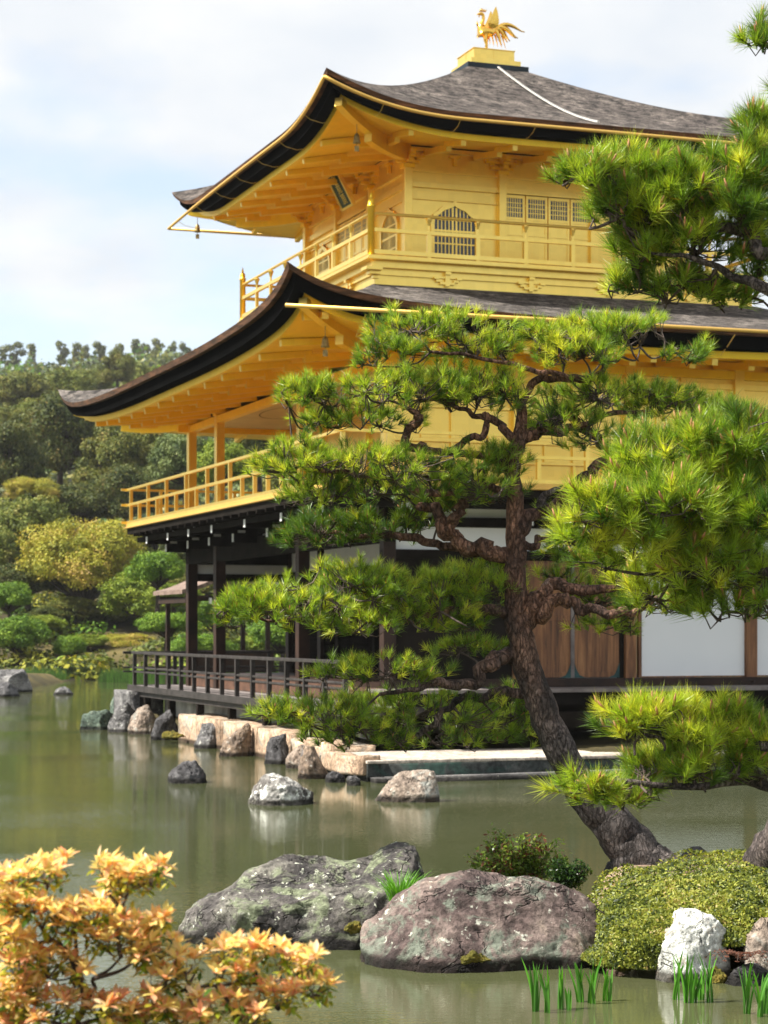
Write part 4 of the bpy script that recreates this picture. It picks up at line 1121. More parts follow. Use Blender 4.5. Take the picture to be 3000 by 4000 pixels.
# islet soil
xs = np.linspace(.55, 4.2, 70); ys = np.linspace(12.2, 15.9, 70); GX, GY = np.meshgrid(xs, ys)
r_ = np.sqrt(((GX-2.6)/1.75)**2+((GY-14.0)/1.45)**2)
hh = -.35+.80*(1-smooth(.55, 1.0, r_))
hh = hh.ravel()+fbm(np.stack([GX.ravel()*3, GY.ravel()*3, 0*GX.ravel()], 1), 4, 9)*.03
ii = (np.arange(69)[:, None]*70+np.arange(69)[None]).ravel()
im = mottled('bare_islet_soil', [(.3,(.10,.06,.04)),(.5,(.26,.18,.13)),(.7,(.42,.31,.24))], 5, .95, .5, .02, bscale=60)
tag(np_mesh('islet_ground', np.stack([GX.ravel(), GY.ravel(), hh], 1), np.stack([ii, ii+1, ii+71, ii+70], 1), im, smooth=True), kind='structure')
# hills
def hill_h(X, Y):
    prof_ = 51*smooth(140, 430, Y) + 3*np.sin(X*.018+1)*smooth(250, 430, Y)
    return -2 + prof_*(1-.0*X)
xs = np.linspace(-260, 260, 60); ys = np.linspace(120, 560, 60); GX, GY = np.meshgrid(xs, ys)
hz = hill_h(GX.ravel(), GY.ravel()) - 70*smooth(470, 560, GY.ravel())
ii = (np.arange(59)[:, None]*60+np.arange(59)[None]).ravel()
tag(np_mesh('hills', np.stack([GX.ravel(), GY.ravel(), hz], 1), np.stack([ii, ii+1, ii+61, ii+60], 1), mottled('hill_undergrowth', [(.3,(.015,.022,.010)),(.7,(.04,.05,.022))], .05, .95, .3, .1), smooth=True), kind='structure')
# water
def water_mat():
    m, N_, L_, b = newmat('pond_water')
    v = coords(N_, L_, 'Object')
    n0 = noise_node(N_, L_, .12, 3, .5, v)
    r = ramp(N_, L_, n0.outputs['Fac'], [(.35,(.050,.060,.025)),(.65,(.068,.074,.033))])
    L_.new(r.outputs[0], b.inputs['Base Color'])
    b.inputs['Roughness'].default_value = .02; b.inputs['IOR'].default_value = 1.33
    b.inputs['Specular IOR Level'].default_value = .5
    # ripples: fine, longer across the view; calmer in patches
    v1 = coords(N_, L_, 'Object', (1.0, 3.2, 1)); w1 = noise_node(N_, L_, 3.2, 3, .5, v1, .2)
    v2 = coords(N_, L_, 'Object', (1.2, 3.4, 1)); w2_ = noise_node(N_, L_, 14, 2, .5, v2)
    pt = noise_node(N_, L_, .22, 2, .5, v)
    pr_ = ramp(N_, L_, pt.outputs['Fac'], [(.40,(.25,.25,.25)),(.62,(1,1,1))])
    ma = N_.new('ShaderNodeMath'); ma.operation = 'MULTIPLY_ADD'; ma.inputs[1].default_value = .65
    L_.new(w2_.outputs['Fac'], ma.inputs[0]); L_.new(w1.outputs['Fac'], ma.inputs[2])
    mb_ = N_.new('ShaderNodeMath'); mb_.operation = 'MULTIPLY'; L_.new(ma.outputs[0], mb_.inputs[0]); L_.new(pr_.outputs[0], mb_.inputs[1])
    bump(N_, L_, b, mb_.outputs[0], .34, .0065)
    return m
wv = MB(); wv.add([(-260, -80, 0), (260, -80, 0), (260, 118, 0), (-260, 118, 0)], [(0,1,2,3)])
tag(wv.build('water', water_mat()), kind='structure')
# ------------------------------------------------------------ vegetation
def leaf_mat(name, mul=1.0, rough=.5, trans=.35, spec=.35, tcol=(1.25, 1.2, .5)):
    m, N_, L_, b = newmat(name)
    a = N_.new('ShaderNodeAttribute'); a.attribute_name = 'tint'
    L_.new(a.outputs['Color'], b.inputs['Base Color'])
    b.inputs['Roughness'].default_value = rough; b.inputs['Specular IOR Level'].default_value = spec
    tr_ = N_.new('ShaderNodeBsdfTranslucent')
    c = mix(N_, L_, 1.0, a.outputs['Color'], tcol, 'MULTIPLY'); L_.new(c, tr_.inputs['Color'])
    ms = N_.new('ShaderNodeMixShader'); ms.inputs[0].default_value = trans
    L_.new(b.outputs[0], ms.inputs[1]); L_.new(tr_.outputs[0], ms.inputs[2])
    L_.new(ms.outputs[0], N_['Material Output'].inputs['Surface'])
    return m
M['needle'] = leaf_mat('pine_needles', rough=.36, trans=.45, spec=.5)
M['leaf'] = leaf_mat('leaves', rough=.5, trans=.3)
M['treeleaf'] = leaf_mat('tree_leaves', rough=.55, trans=.16, spec=.15)
M['leafgloss'] = leaf_mat('glossy_leaves', rough=.32, trans=.52, spec=.4, tcol=(1.0, .95, .8))
def bark_mat(name, stops, scale=11, vs=(1, 1, .42), bstr=1.0, low=None):
    m, N_, L_, b = newmat(name)
    v = coords(N_, L_, 'Object', vs)
    nv = noise_node(N_, L_, scale*1.5, 6, .6, v)
    dv = N_.new('ShaderNodeVectorMath'); dv.operation = 'MULTIPLY_ADD'; dv.inputs[1].default_value = (.09,.09,.09)
    L_.new(nv.outputs['Color'], dv.inputs[0]); L_.new(v, dv.inputs[2])
    vo = N_.new('ShaderNodeTexVoronoi'); vo.feature = 'DISTANCE_TO_EDGE'; vo.inputs['Scale'].default_value = scale*2.6; L_.new(dv.outputs[0], vo.inputs['Vector'])
    n = noise_node(N_, L_, scale*.5, 8, .65, v); nf = noise_node(N_, L_, scale*7, 6, .7, v)
    r = ramp(N_, L_, n.outputs['Fac'], stops)
    rf_ = ramp(N_, L_, nf.outputs['Fac'], [(.36, (.35,.35,.35)), (.66, (1.7,1.65,1.6))])
    rc0 = r.outputs[0]
    if low:      # the old plated bark near the ground is grey, the younger bark above it is red
        sz_ = N_.new('ShaderNodeSeparateXYZ'); L_.new(coords(N_, L_, 'Object'), sz_.inputs[0])
        ad_ = N_.new('ShaderNodeMath'); ad_.operation = 'MULTIPLY_ADD'; ad_.inputs[1].default_value = 1.2; L_.new(n.outputs['Fac'], ad_.inputs[0]); L_.new(sz_.outputs['Z'], ad_.inputs[2])
        lz = ramp(N_, L_, ad_.outputs[0], [(.75, (1,1,1)), (1.0, (0,0,0))]); lz.color_ramp.elements[0].position = .55
        mr_ = N_.new('ShaderNodeMapRange'); mr_.inputs[1].default_value = 1.6; mr_.inputs[2].default_value = 2.5; L_.new(ad_.outputs[0], mr_.inputs[0])
        r2_ = ramp(N_, L_, n.outputs['Fac'], low); rc0 = mix(N_, L_, mr_.outputs[0], r2_.outputs[0], r.outputs[0])
    c = mix(N_, L_, .9, rc0, rf_.outputs[0], 'MULTIPLY')
    ed = ramp(N_, L_, vo.outputs['Distance'], [(.0, (.35,.30,.27)), (.08, (1,1,1))])
    c = mix(N_, L_, .75, c, ed.outputs[0], 'MULTIPLY')
    L_.new(c, b.inputs['Base Color']); b.inputs['Roughness'].default_value = .85; b.inputs['Specular IOR Level'].default_value = .25
    h = ramp(N_, L_, vo.outputs['Distance'], [(0, (0,0,0)), (.16, (.8,.8,.8))])
    hh_ = N_.new('ShaderNodeMath'); hh_.operation = 'MULTIPLY_ADD'; hh_.inputs[1].default_value = .35; L_.new(nf.outputs['Fac'], hh_.inputs[0]); L_.new(h.outputs[0], hh_.inputs[2])
    bump(N_, L_, b, hh_.outputs[0], bstr, .022)
    return m
M['bark'] = bark_mat('pine_bark', [(.30,(.035,.022,.018)),(.45,(.12,.068,.050)),(.58,(.25,.13,.085)),(.72,(.36,.27,.22))], low=[(.30,(.02,.018,.018)),(.5,(.075,.065,.062)),(.72,(.22,.19,.18))])
M['bark_grey'] = bark_mat('grey_pine_bark', [(.30,(.04,.033,.032)),(.5,(.11,.09,.085)),(.72,(.24,.20,.18))], vs=(1.2,1.2,.5))
M['twig'] = mottled('twig_bark', [(.3,(.035,.022,.016)),(.7,(.13,.10,.085))], 30, .85, .3, .005)
M['bud'] = mottled('pine_buds', [(.3,(.25,.10,.04)),(.7,(.48,.24,.12))], 60, .7, .2, .003)
M['tree_bark'] = mottled('tree_bark', [(.3,(.015,.010,.008)),(.7,(.06,.045,.035))], 6, .9, .4, .02)

def catmull(pts, per=8):
    P = [Vector(p) for p in pts]; P = [P[0]*2-P[1]] + P + [P[-1]*2-P[-2]]; o = []
    for i in range(1, len(P)-2):
        for j in range(per):
            t = j/per; a, b_, c, d = P[i-1], P[i], P[i+1], P[i+2]
            o.append(.5*((2*b_)+(c-a)*t+(2*a-5*b_+4*c-d)*t*t+(3*b_-a-3*c+d)*t**3))
    o.append(P[-2]); return o
def limb(name, pts, radii, mat, parent, n=14, per=8, noise=.16, seed=0, wig=0.0):
    ps = catmull(pts, per); k = len(pts)-1
    rad = np.interp(np.linspace(0, k, len(ps)), range(len(radii)), radii)
    if wig:
        for i in range(1, len(ps)-1):
            q = np.array([[i*.35+seed, seed*1.7, 0], [i*.35, seed*2.3, 9], [i*.35, 5, seed*3.1]]); w = vnoise(q, seed)
            ps[i] = ps[i]+Vector(w)*wig*(rad[i]+.02)
    mb = MB().tube(ps, list(rad), n)
    V = np.array([tuple(v) for v in mb.v]); cen = np.repeat(np.array([tuple(p) for p in ps]), n, 0); rr_ = np.repeat(rad, n)
    d = (V-cen)/rr_[:, None]
    s = fbm(V*6+seed, 3, seed)*noise + fbm(V*20+seed, 3, seed+4)*noise*.45
    V = cen+(V-cen)*(1+s)[:, None]
    mb.v = [tuple(v) for v in V]
    o = mb.build(name, mat, parent, smooth=True); return o, ps
def tufts(name, P, A, Ln, nn, w, tint, mat, parent, seed=0, spread=(8, 66), shoot=.5, var=.42):
    """needle tufts: P positions, A axes, one triangle per needle"""
    rng = np.random.RandomState(seed); n = len(P); A = A/np.linalg.norm(A, axis=1)[:, None]
    Pn = np.repeat(P, nn, 0); An = np.repeat(A, nn, 0); Tn = np.repeat(tint, nn, 0); ln = np.repeat(Ln, nn)*rng.uniform(.72, 1.12, n*nn)
    r = rng.normal(size=(n*nn, 3)); r -= (r*An).sum(1)[:, None]*An; r /= np.linalg.norm(r, axis=1)[:, None]
    th = np.radians(rng.uniform(spread[0], spread[1], n*nn)); d = An*np.cos(th)[:, None]+r*np.sin(th)[:, None]
    d[:, 2] += .08; d /= np.linalg.norm(d, axis=1)[:, None]
    st = Pn + An*(ln*rng.uniform(-shoot, .12, n*nn))[:, None]
    s = np.cross(d, rng.normal(size=(n*nn, 3))); s /= np.linalg.norm(s, axis=1)[:, None]
    V = np.stack([st-s*w/2, st+s*w/2, st+d*(ln)[:, None]], 1).reshape(-1, 3)
    tt = Tn*rng.uniform(1-var, 1+var, (n*nn, 1)); old = rng.rand(n*nn) < .03
    tt[old] = np.array([.30, .16, .03])
    T3 = np.repeat(tt, 3, 0)
    return np_mesh(name, V, np.arange(len(V)).reshape(-1, 3), mat, parent, col=T3)
GR = np.array([[.06, .13, .018], [.17, .29, .03], [.35, .47, .045], [.58, .61, .07]])
def pad_points(pads, cover, foot, seed, gap=.0):
    """pads: (cx, cy, rx, ry, Y) in the 1659-wide view -> points, axes, tints, hubs"""
    rng = np.random.RandomState(seed); P = []; A = []; T = []; H = []
    for k, pd_ in enumerate(pads):
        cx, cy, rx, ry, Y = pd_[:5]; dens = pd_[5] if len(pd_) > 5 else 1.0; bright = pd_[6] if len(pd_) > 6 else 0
        c = np.array(dt(cx, cy, Y)); sc_ = 1.8083/F*Y; rx *= 1.06; ry *= 1.16; Rx, Rz = rx*sc_, ry*sc_; Ry = max(Rx*.55, Rz*1.0)
        n = int(PI*rx*ry/foot*cover*dens)+3
        u = rng.normal(size=(n*2, 3)); u /= np.linalg.norm(u, axis=1)[:, None]
        u[:, 2] = np.where(u[:, 2] < -.62, -u[:, 2]*rng.uniform(.2, 1, n*2), u[:, 2])
        rad = rng.uniform(.35, 1.0, n*2)**.6
        q = u*rad[:, None]
        # uneven outline: lobes of noise push the surface in and out
        lob = 1+.30*vnoise(u*2.2+k*7.7+seed, seed)+.14*vnoise(u*5+k*3, seed+2)
        p = q*lob[:, None]*np.array([Rx, Ry, Rz])+c
        keep = vnoise(p*3.4+seed, seed+9) > -.38+gap
        p = p[keep][:n]; uu = u[keep][:n]; rr_ = rad[keep][:n]
        a = uu*np.array([.75, .75, .5])+np.array([0, 0, .75])+rng.normal(size=p.shape)*.22
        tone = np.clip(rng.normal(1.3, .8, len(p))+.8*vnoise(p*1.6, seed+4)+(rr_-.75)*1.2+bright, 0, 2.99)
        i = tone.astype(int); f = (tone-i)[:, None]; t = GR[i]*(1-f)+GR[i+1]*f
        P.append(p); A.append(a); T.append(t)
        nh = max(3, int(n/16)); hp = rng.uniform(-1, 1, (nh, 3)); hp[:, 2] = -.25+.25*rng.normal(size=nh); 
        H.append((c+hp*np.array([Rx*.8, Ry*.6, Rz])))
    return P, A, T, H
def pine_pads(parent, groups, cover, foot, Ln, nn, w, limbpts, seed, tw=.0045, buds=0.0, budl=.03, bright=0.0, gap=0.0):
    """each group of ellipses becomes one foliage pad with its twigs"""
    LP = np.array([tuple(p) for p in limbpts])
    for g, pads in enumerate(groups):
        rng = np.random.RandomState(seed+g*13)
        P, A, T, H = pad_points([tuple(list(p)+[1.0, 0.0][len(p)-5:])[:6]+((p[6] if len(p) > 6 else 0)+bright,) for p in pads], cover, foot, seed+g*31, gap)
        P = np.concatenate(P); A = np.concatenate(A); T = np.concatenate(T); H = np.concatenate(H)
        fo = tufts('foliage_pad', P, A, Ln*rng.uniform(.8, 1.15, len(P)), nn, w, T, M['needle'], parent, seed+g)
        mb = MB()
        cidx = rng.permutation(len(H))
        D = np.linalg.norm(LP[None]-H[:, None], axis=2); near = D.min(1); order = np.argsort(near)
        conn = []
        for j in order:                       # hubs hang on the limb or on an earlier hub
            h = H[j]; i0 = D[j].argmin(); best, src = D[j][i0], LP[i0]
            for c2_ in conn:
                dd = np.linalg.norm(H[c2_]-h)
                if dd < best*.9: best, src = dd, H[c2_]
            mid = (src+h)/2+rng.normal(size=3)*best*.12+np.array([0, 0, -.04*best])
            ps = catmull([src, mid, h], 4); mb.tube(ps, list(np.linspace(tw*2.2, tw*1.3, len(ps))), 5, cap=False); conn.append(j)
        for i in range(len(P)):
            d = np.linalg.norm(H-P[i], axis=1); h = H[d.argmin()]
            a = A[i]/np.linalg.norm(A[i]); m_ = (h+P[i])/2+rng.normal(size=3)*.02-a*.03
            ps = [Vector(h), Vector(m_), Vector(P[i]-a*.02), Vector(P[i]+a*.02)]
            mb.tube(ps, [tw*1.3, tw, tw*.8, tw*.6], 3, cap=False)
            if rng.rand() < buds:
                mb.tube([Vector(P[i]+a*.005), Vector(P[i]+a*(.01+budl*.6)+np.array([0,0,budl*.2])), Vector(P[i]+a*.012+a*budl+np.array([0,0,budl*.4]))], [budl*.16, budl*.15, budl*.03], 6, 1)
        mb.build('twigs', [M['twig'], M['bud']], fo, smooth=True)

# --- the leaning pine on the islet
YP = 14.4
PT = empty('pine_tree', dt(1425, 1885, YP)); base = Vector(PT.location)
tag(PT, 'large old pine leaning left from the islet with layered pruned foliage pads', 'pine tree')
def rel(p, base_): return Vector(p)-base_
class Limbs:
    def __init__(s, root, Y, mat): s.root = root; s.Y = Y; s.pts = []; s.mat = mat; s.k = 0
    def add(s, name, pl, r, n=12, dY=0.0, Y0=None, noise=.15, wig=.6, mat=None):
        """pl in the 1659-wide view; r in pixels of the same view; dY: depth gained along the limb"""
        k = len(pl); Y0 = s.Y if Y0 is None else Y0; s.k += 1
        ps = [dt(x, y, Y0+dY*i/(k-1)) for i, (x, y) in enumerate(pl)]
        sc_ = 1.8083/F*s.Y
        o, c = limb(name, [p-Vector(s.root.location) for p in ps], [q*sc_ for q in r], mat or s.mat, s.root, n, 8, noise, s.k*3+1, wig)
        s.pts += [p+Vector(s.root.location) for p in c]; return o
LB = Limbs(PT, YP, M['bark'])
trunk = LB.add('trunk', [(1430,1925),(1398,1875),(1355,1822),(1300,1755),(1240,1672),(1195,1585),(1160,1505),(1135,1420),(1118,1340),(1114,1250),(1115,1160),(1113,1080),(1106,1020),(1118,960),(1128,905),(1124,868)],
    [80,64,50,42,36,34,32,30,25,24,21.5,19,17,15,12,10], 28, noise=.08, wig=.10)
LB.add('branch', [(1112,1200),(1060,1187),(1015,1180),(975,1160),(955,1128),(940,1105),(908,1096)], [17,17,16,14,13,11,8])
LB.add('branch', [(985,1165),(975,1130),(995,1100),(985,1070),(900,1060),(820,1030),(720,1020),(650,1005)], [12,11,9,8,8,7,5,3], dY=-.3)
LB.add('branch', [(1085,1197),(1030,1190),(985,1185),(930,1170),(870,1155),(800,1160),(700,1150),(640,1150)], [11,10,10,9,8,6,4,3], dY=.3)
LB.add('branch', [(1118,1145),(1160,1105),(1195,1088),(1240,1045),(1290,1010),(1312,990),(1300,958),(1255,925),(1230,905)], [20,15,12,11,11,11,10,9,7], dY=.3)
LB.add('dead_stub', [(1165,1088),(1190,1065),(1215,1048)], [9,7,2], 8, mat=M['bark_grey'])
LB.add('branch', [(1118,1185),(1150,1180),(1165,1162),(1185,1162),(1215,1168)], [10,9,8,7,5])
LB.add('branch', [(1128,1345),(1150,1325),(1165,1290),(1195,1270),(1240,1275),(1300,1272),(1365,1250),(1430,1238)], [22,20,18,15,12,10,8,5])
LB.add('branch', [(1140,1340),(1175,1320),(1200,1292),(1225,1293),(1262,1316),(1310,1326),(1365,1320),(1420,1290)], [17,15,13,12,12,11,9,5], dY=-.2)
LB.add('branch', [(1125,1330),(1100,1318),(1050,1310),(960,1320),(900,1330),(800,1335),(700,1330),(590,1340),(520,1330)], [16,14,12,10,9,7,6,4,3], dY=-.2)
LB.add('branch', [(1120,1420),(1085,1425),(1055,1440),(1030,1470),(1000,1480),(950,1475),(880,1490),(820,1500)], [18,17,16,12,10,8,6,4], dY=-.3)
LB.add('branch', [(1145,1495),(1110,1492),(1060,1500),(1000,1507),(965,1525),(930,1570),(880,1600),(800,1600),(680,1570)], [11,11,10,8,7,7,6,5,3])
LB.add('branch', [(1125,950),(1095,930),(1060,905),(1020,890),(960,870),(900,865)], [11,9,8,6,5,4])
LB.add('branch', [(1120,960),(1145,945),(1170,935),(1240,925),(1300,900),(1400,890)], [15,13,10,8,6,4], dY=.2)
LB.add('branch', [(1100,1005),(1040,985),(970,975),(935,972),(895,962),(872,945),(885,925),(905,905),(880,880)], [9,8,8,8,9,9,9,8,5], dY=-.2)
LB.add('branch', [(965,972),(1000,955),(1045,935),(1055,915),(1045,890)], [8,8,8,6,4])
LB.add('branch', [(1122,875),(1150,835),(1200,815),(1250,822),(1285,812),(1310,790),(1340,770)], [8,8,8,9,8,6,4], dY=.2)
LB.add('branch', [(1250,820),(1200,805),(1120,790),(1020,770),(930,760)], [7,6,5,4,3], dY=-.2)
LB.add('branch', [(1110,1060),(1060,1055),(1000,1040),(900,1030)], [8,7,5,3])
y = YP
groups = [
 [(935,712,165,40,y,1), (850,765,85,34,y-.2), (1040,750,90,40,y)],
 [(1330,725,180,48,y+.2,1), (1240,765,100,42,y), (1440,760,90,38,y+.1), (1170,720,50,26,y)],
 [(850,845,215,44,y-.1,1), (660,855,72,42,y-.3), (1030,850,120,58,y), (800,905,160,30,y-.1,.7), (950,830,120,45,y+.2), (690,910,70,22,y,.6)],
 [(1330,860,190,42,y+.3,1), (1230,915,100,42,y+.1), (1450,880,120,44,y+.3), (1560,900,110,36,y+.4), (1290,950,80,26,y,.5)],
 [(800,1010,220,46,y-.2,1), (1040,1000,100,42,y), (640,990,82,42,y-.4), (900,1062,240,38,y,1), (690,1060,90,40,y-.2), (1010,1060,90,36,y+.1)],
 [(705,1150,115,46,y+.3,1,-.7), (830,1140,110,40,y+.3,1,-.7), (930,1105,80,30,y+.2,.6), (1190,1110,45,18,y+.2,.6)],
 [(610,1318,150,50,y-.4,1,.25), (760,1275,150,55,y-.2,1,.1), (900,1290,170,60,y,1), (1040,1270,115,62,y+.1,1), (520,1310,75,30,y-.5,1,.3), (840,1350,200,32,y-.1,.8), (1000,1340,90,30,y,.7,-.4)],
 [(1230,1190,70,40,y+.4,.9,-.3), (1300,1290,90,40,y+.3,.8), (1310,1352,80,24,y+.1,.9), (1420,1300,100,50,y,.9), (1210,1250,60,26,y+.3,.6)],
 [(700,1545,135,42,y-.3,.85,.1), (820,1450,150,36,y-.2,.8), (900,1540,190,50,y,.75), (1010,1400,110,22,y+.2,.8), (780,1590,130,34,y-.1,.8), (600,1540,55,24,y-.4,1,.2), (930,1600,110,24,y,.6)],
 [(1060,1570,100,55,y+.5,.8,-.3), (1100,1530,60,60,y+.5,.5,-.3), ],
]
groups = [[(a[0]-base.x*0, *a[1:]) for a in g] for g in groups]
FOLR = empty('tmp'); bpy.data.objects.remove(FOLR)
def shifted(fn, root, *a, **k):
    """foliage is generated in world space, then made relative to its root"""
    before = set(bpy.data.objects)
    fn(root, *a, **k)
    off = np.array(root.location, np.float32)
    for o in set(bpy.data.objects)-before:
        n = len(o.data.vertices); co = np.empty(n*3, np.float32); o.data.vertices.foreach_get('co', co)
        co = (co.reshape(-1, 3)-off).ravel(); o.data.vertices.foreach_set('co', co); o.data.update()
shifted(pine_pads, PT, groups, 8.2, 1500, .086, 46, .0040, LB.pts, 100, .0040, .10, .028)

# --- the nearer pine, its trunk just past the right edge
YN = 9.2
PN = empty('pine_tree', (2.62, 12.9, .40)); 
tag(PN, 'nearer pine at the right edge with long needles and upright brown buds', 'pine tree')
LN = Limbs(PN, YN, M['bark_grey'])
def nlimb(name, ws, r, n=14, noise=.12, wig=.4):
    LN.k += 1
    o, c = limb(name, [Vector(p)-Vector(PN.location) for p in ws], r, M['bark_grey'], PN, n, 8, noise, LN.k*5, wig)
    LN.pts += [p+Vector(PN.location) for p in c]
b0 = dt(1672, 1900, 13.0)
nlimb('trunk', [(2.40, 13.3, .30), (2.42, 13.1, .62), (2.52, 12.6, .95), (2.60, 11.9, 1.5), (2.45, 11.0, 2.2), (2.35, 10.2, 3.0), (2.5, 9.8, 3.9), (2.4, 9.6, 4.9)], [.19,.155,.15,.14,.13,.11,.09,.05], 24)
Y_ = YN
nlimb('branch', [(2.5, 9.8, 3.9), dt(1700, 560, Y_), dt(1600, 500, Y_), dt(1500, 470, Y_), dt(1400, 430, Y_), dt(1310, 390, Y_)], [.05,.035,.025,.018,.012,.006], 10)
nlimb('branch', [(2.4, 9.9, 3.5), dt(1690, 640, Y_), dt(1600, 600, Y_), dt(1500, 560, Y_), dt(1400, 545, Y_)], [.04,.03,.018,.012,.006], 10)
nlimb('branch', [(2.4, 9.6, 4.7), dt(1720, 300, Y_), dt(1650, 280, Y_), dt(1600, 290, Y_)], [.03,.02,.014,.006], 8)
nlimb('branch', [(2.4, 9.6, 4.9), dt(1720, 110, Y_), dt(1650, 95, Y_)], [.03,.02,.008], 8)
nlimb('branch', [(2.38, 10.3, 2.9), dt(1720, 1080, Y_), dt(1600, 1100, Y_), dt(1500, 1090, Y_), dt(1400, 1120, Y_), dt(1300, 1130, Y_)], [.05,.035,.022,.016,.012,.006], 10)
nlimb('branch', [(2.4, 10.6, 2.5), dt(1720, 1240, Y_), dt(1600, 1230, Y_), dt(1480, 1240, Y_), dt(1380, 1240, Y_)], [.04,.03,.02,.014,.006], 10)
nlimb('branch', [(2.38, 10.2, 3.0), dt(1700, 960, Y_), dt(1600, 980, Y_), dt(1480, 990, Y_), dt(1370, 980, Y_)], [.04,.03,.02,.014,.006], 10)
nlimb('branch', [(2.55, 11.6, 1.8), dt(1740, 1690, Y_+.6), dt(1620, 1690, Y_+.4), dt(1500, 1700, Y_+.3), dt(1350, 1690, Y_+.2), dt(1240, 1690, Y_+.2)], [.05,.035,.02,.016,.012,.006], 10)
nlimb('branch', [(2.5, 11.3, 2.0), dt(1720, 1580, Y_+.3), dt(1600, 1600, Y_+.3), dt(1480, 1600, Y_+.3), dt(1370, 1590, Y_+.3)], [.04,.03,.018,.012,.006], 10)
nlimb('branch', [(2.4, 9.7, 4.4), dt(1800, 420, Y_+.6), dt(1930, 520, Y_+1.0)], [.04,.02,.008], 8)
nlimb('branch', [(2.36, 10.3, 2.9), dt(1850, 1000, Y_+.8), dt(2000, 1120, Y_+1.2)], [.04,.02,.008], 8)
nlimb('branch', [(2.55, 11.4, 1.9), dt(1830, 1580, Y_+.8), dt(1950, 1680, Y_+1.2)], [.04,.02,.008], 8)
g2_ = [
 [(1235,372,50,30,Y_-.1,2.0,.1)],
 [(1800,420,130,60,Y_+.6,.8), (1930,520,130,60,Y_+1.0,.7), (1760,180,110,50,Y_+.6,.8)],
 [(1880,980,150,60,Y_+.8,.8), (1800,1180,140,60,Y_+.6,.7), (2000,1120,130,60,Y_+1.2,.7)],
 [(1830,1560,130,50,Y_+.8,.8), (1940,1680,110,44,Y_+1.2,.7)],
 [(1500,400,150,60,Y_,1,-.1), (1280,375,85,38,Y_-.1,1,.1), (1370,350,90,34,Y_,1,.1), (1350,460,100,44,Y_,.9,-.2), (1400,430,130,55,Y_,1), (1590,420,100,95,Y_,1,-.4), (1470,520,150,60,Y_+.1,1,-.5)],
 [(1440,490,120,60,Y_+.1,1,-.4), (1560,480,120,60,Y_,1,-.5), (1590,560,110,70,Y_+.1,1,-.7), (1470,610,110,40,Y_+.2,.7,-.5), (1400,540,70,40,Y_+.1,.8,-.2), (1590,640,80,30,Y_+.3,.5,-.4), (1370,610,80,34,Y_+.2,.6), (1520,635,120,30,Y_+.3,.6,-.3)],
 [(1640,280,60,40,Y_,1), (1640,340,60,40,Y_,1)],
 [(1645,85,50,38,Y_,1,-.3)],
 [(1400,970,90,46,Y_,1,.1), (1510,965,120,50,Y_,1,-.1), (1450,1030,140,46,Y_,1,0), (1590,1020,90,50,Y_,1,-.3), (1610,950,80,66,Y_,1,-.5)],
 [(1320,1110,105,52,Y_-.2,1,.4), (1440,1090,120,60,Y_-.2,1,.3), (1560,1100,110,75,Y_,1,-.1), (1640,1110,60,90,Y_,1,-.5)],
 [(1400,1190,150,52,Y_,1,.3), (1550,1220,120,70,Y_,1,.1), (1500,1150,150,50,Y_,1,.1), (1260,1150,70,44,Y_-.1,1,.3), (1440,1270,130,55,Y_+.2,1,.1), (1580,1310,110,40,Y_+.1,.8,-.2), (1640,1260,50,60,Y_,1,-.5)],
 [(1395,1555,115,50,Y_+.3,1.2,.45), (1530,1560,120,46,Y_+.3,1,.35), (1640,1580,60,50,Y_+.3,1,.2), (1480,1612,130,36,Y_+.25,1,.3), (1600,1625,80,36,Y_+.3,1,.2)],
 [(1265,1672,92,54,Y_+.2,1.5,.4), (1350,1690,110,46,Y_+.2,1.2,.3), (1430,1668,120,48,Y_+.3,1.1,.3), (1530,1655,110,44,Y_+.3,1,.3), (1630,1660,60,50,Y_+.3,1,.2), (1340,1720,90,24,Y_+.3,.7)],
]
shifted(pine_pads, PN, g2_, 10.5, 5200, .104, 88, .0034, LN.pts, 300, .0040, .35, .042, bright=.0)

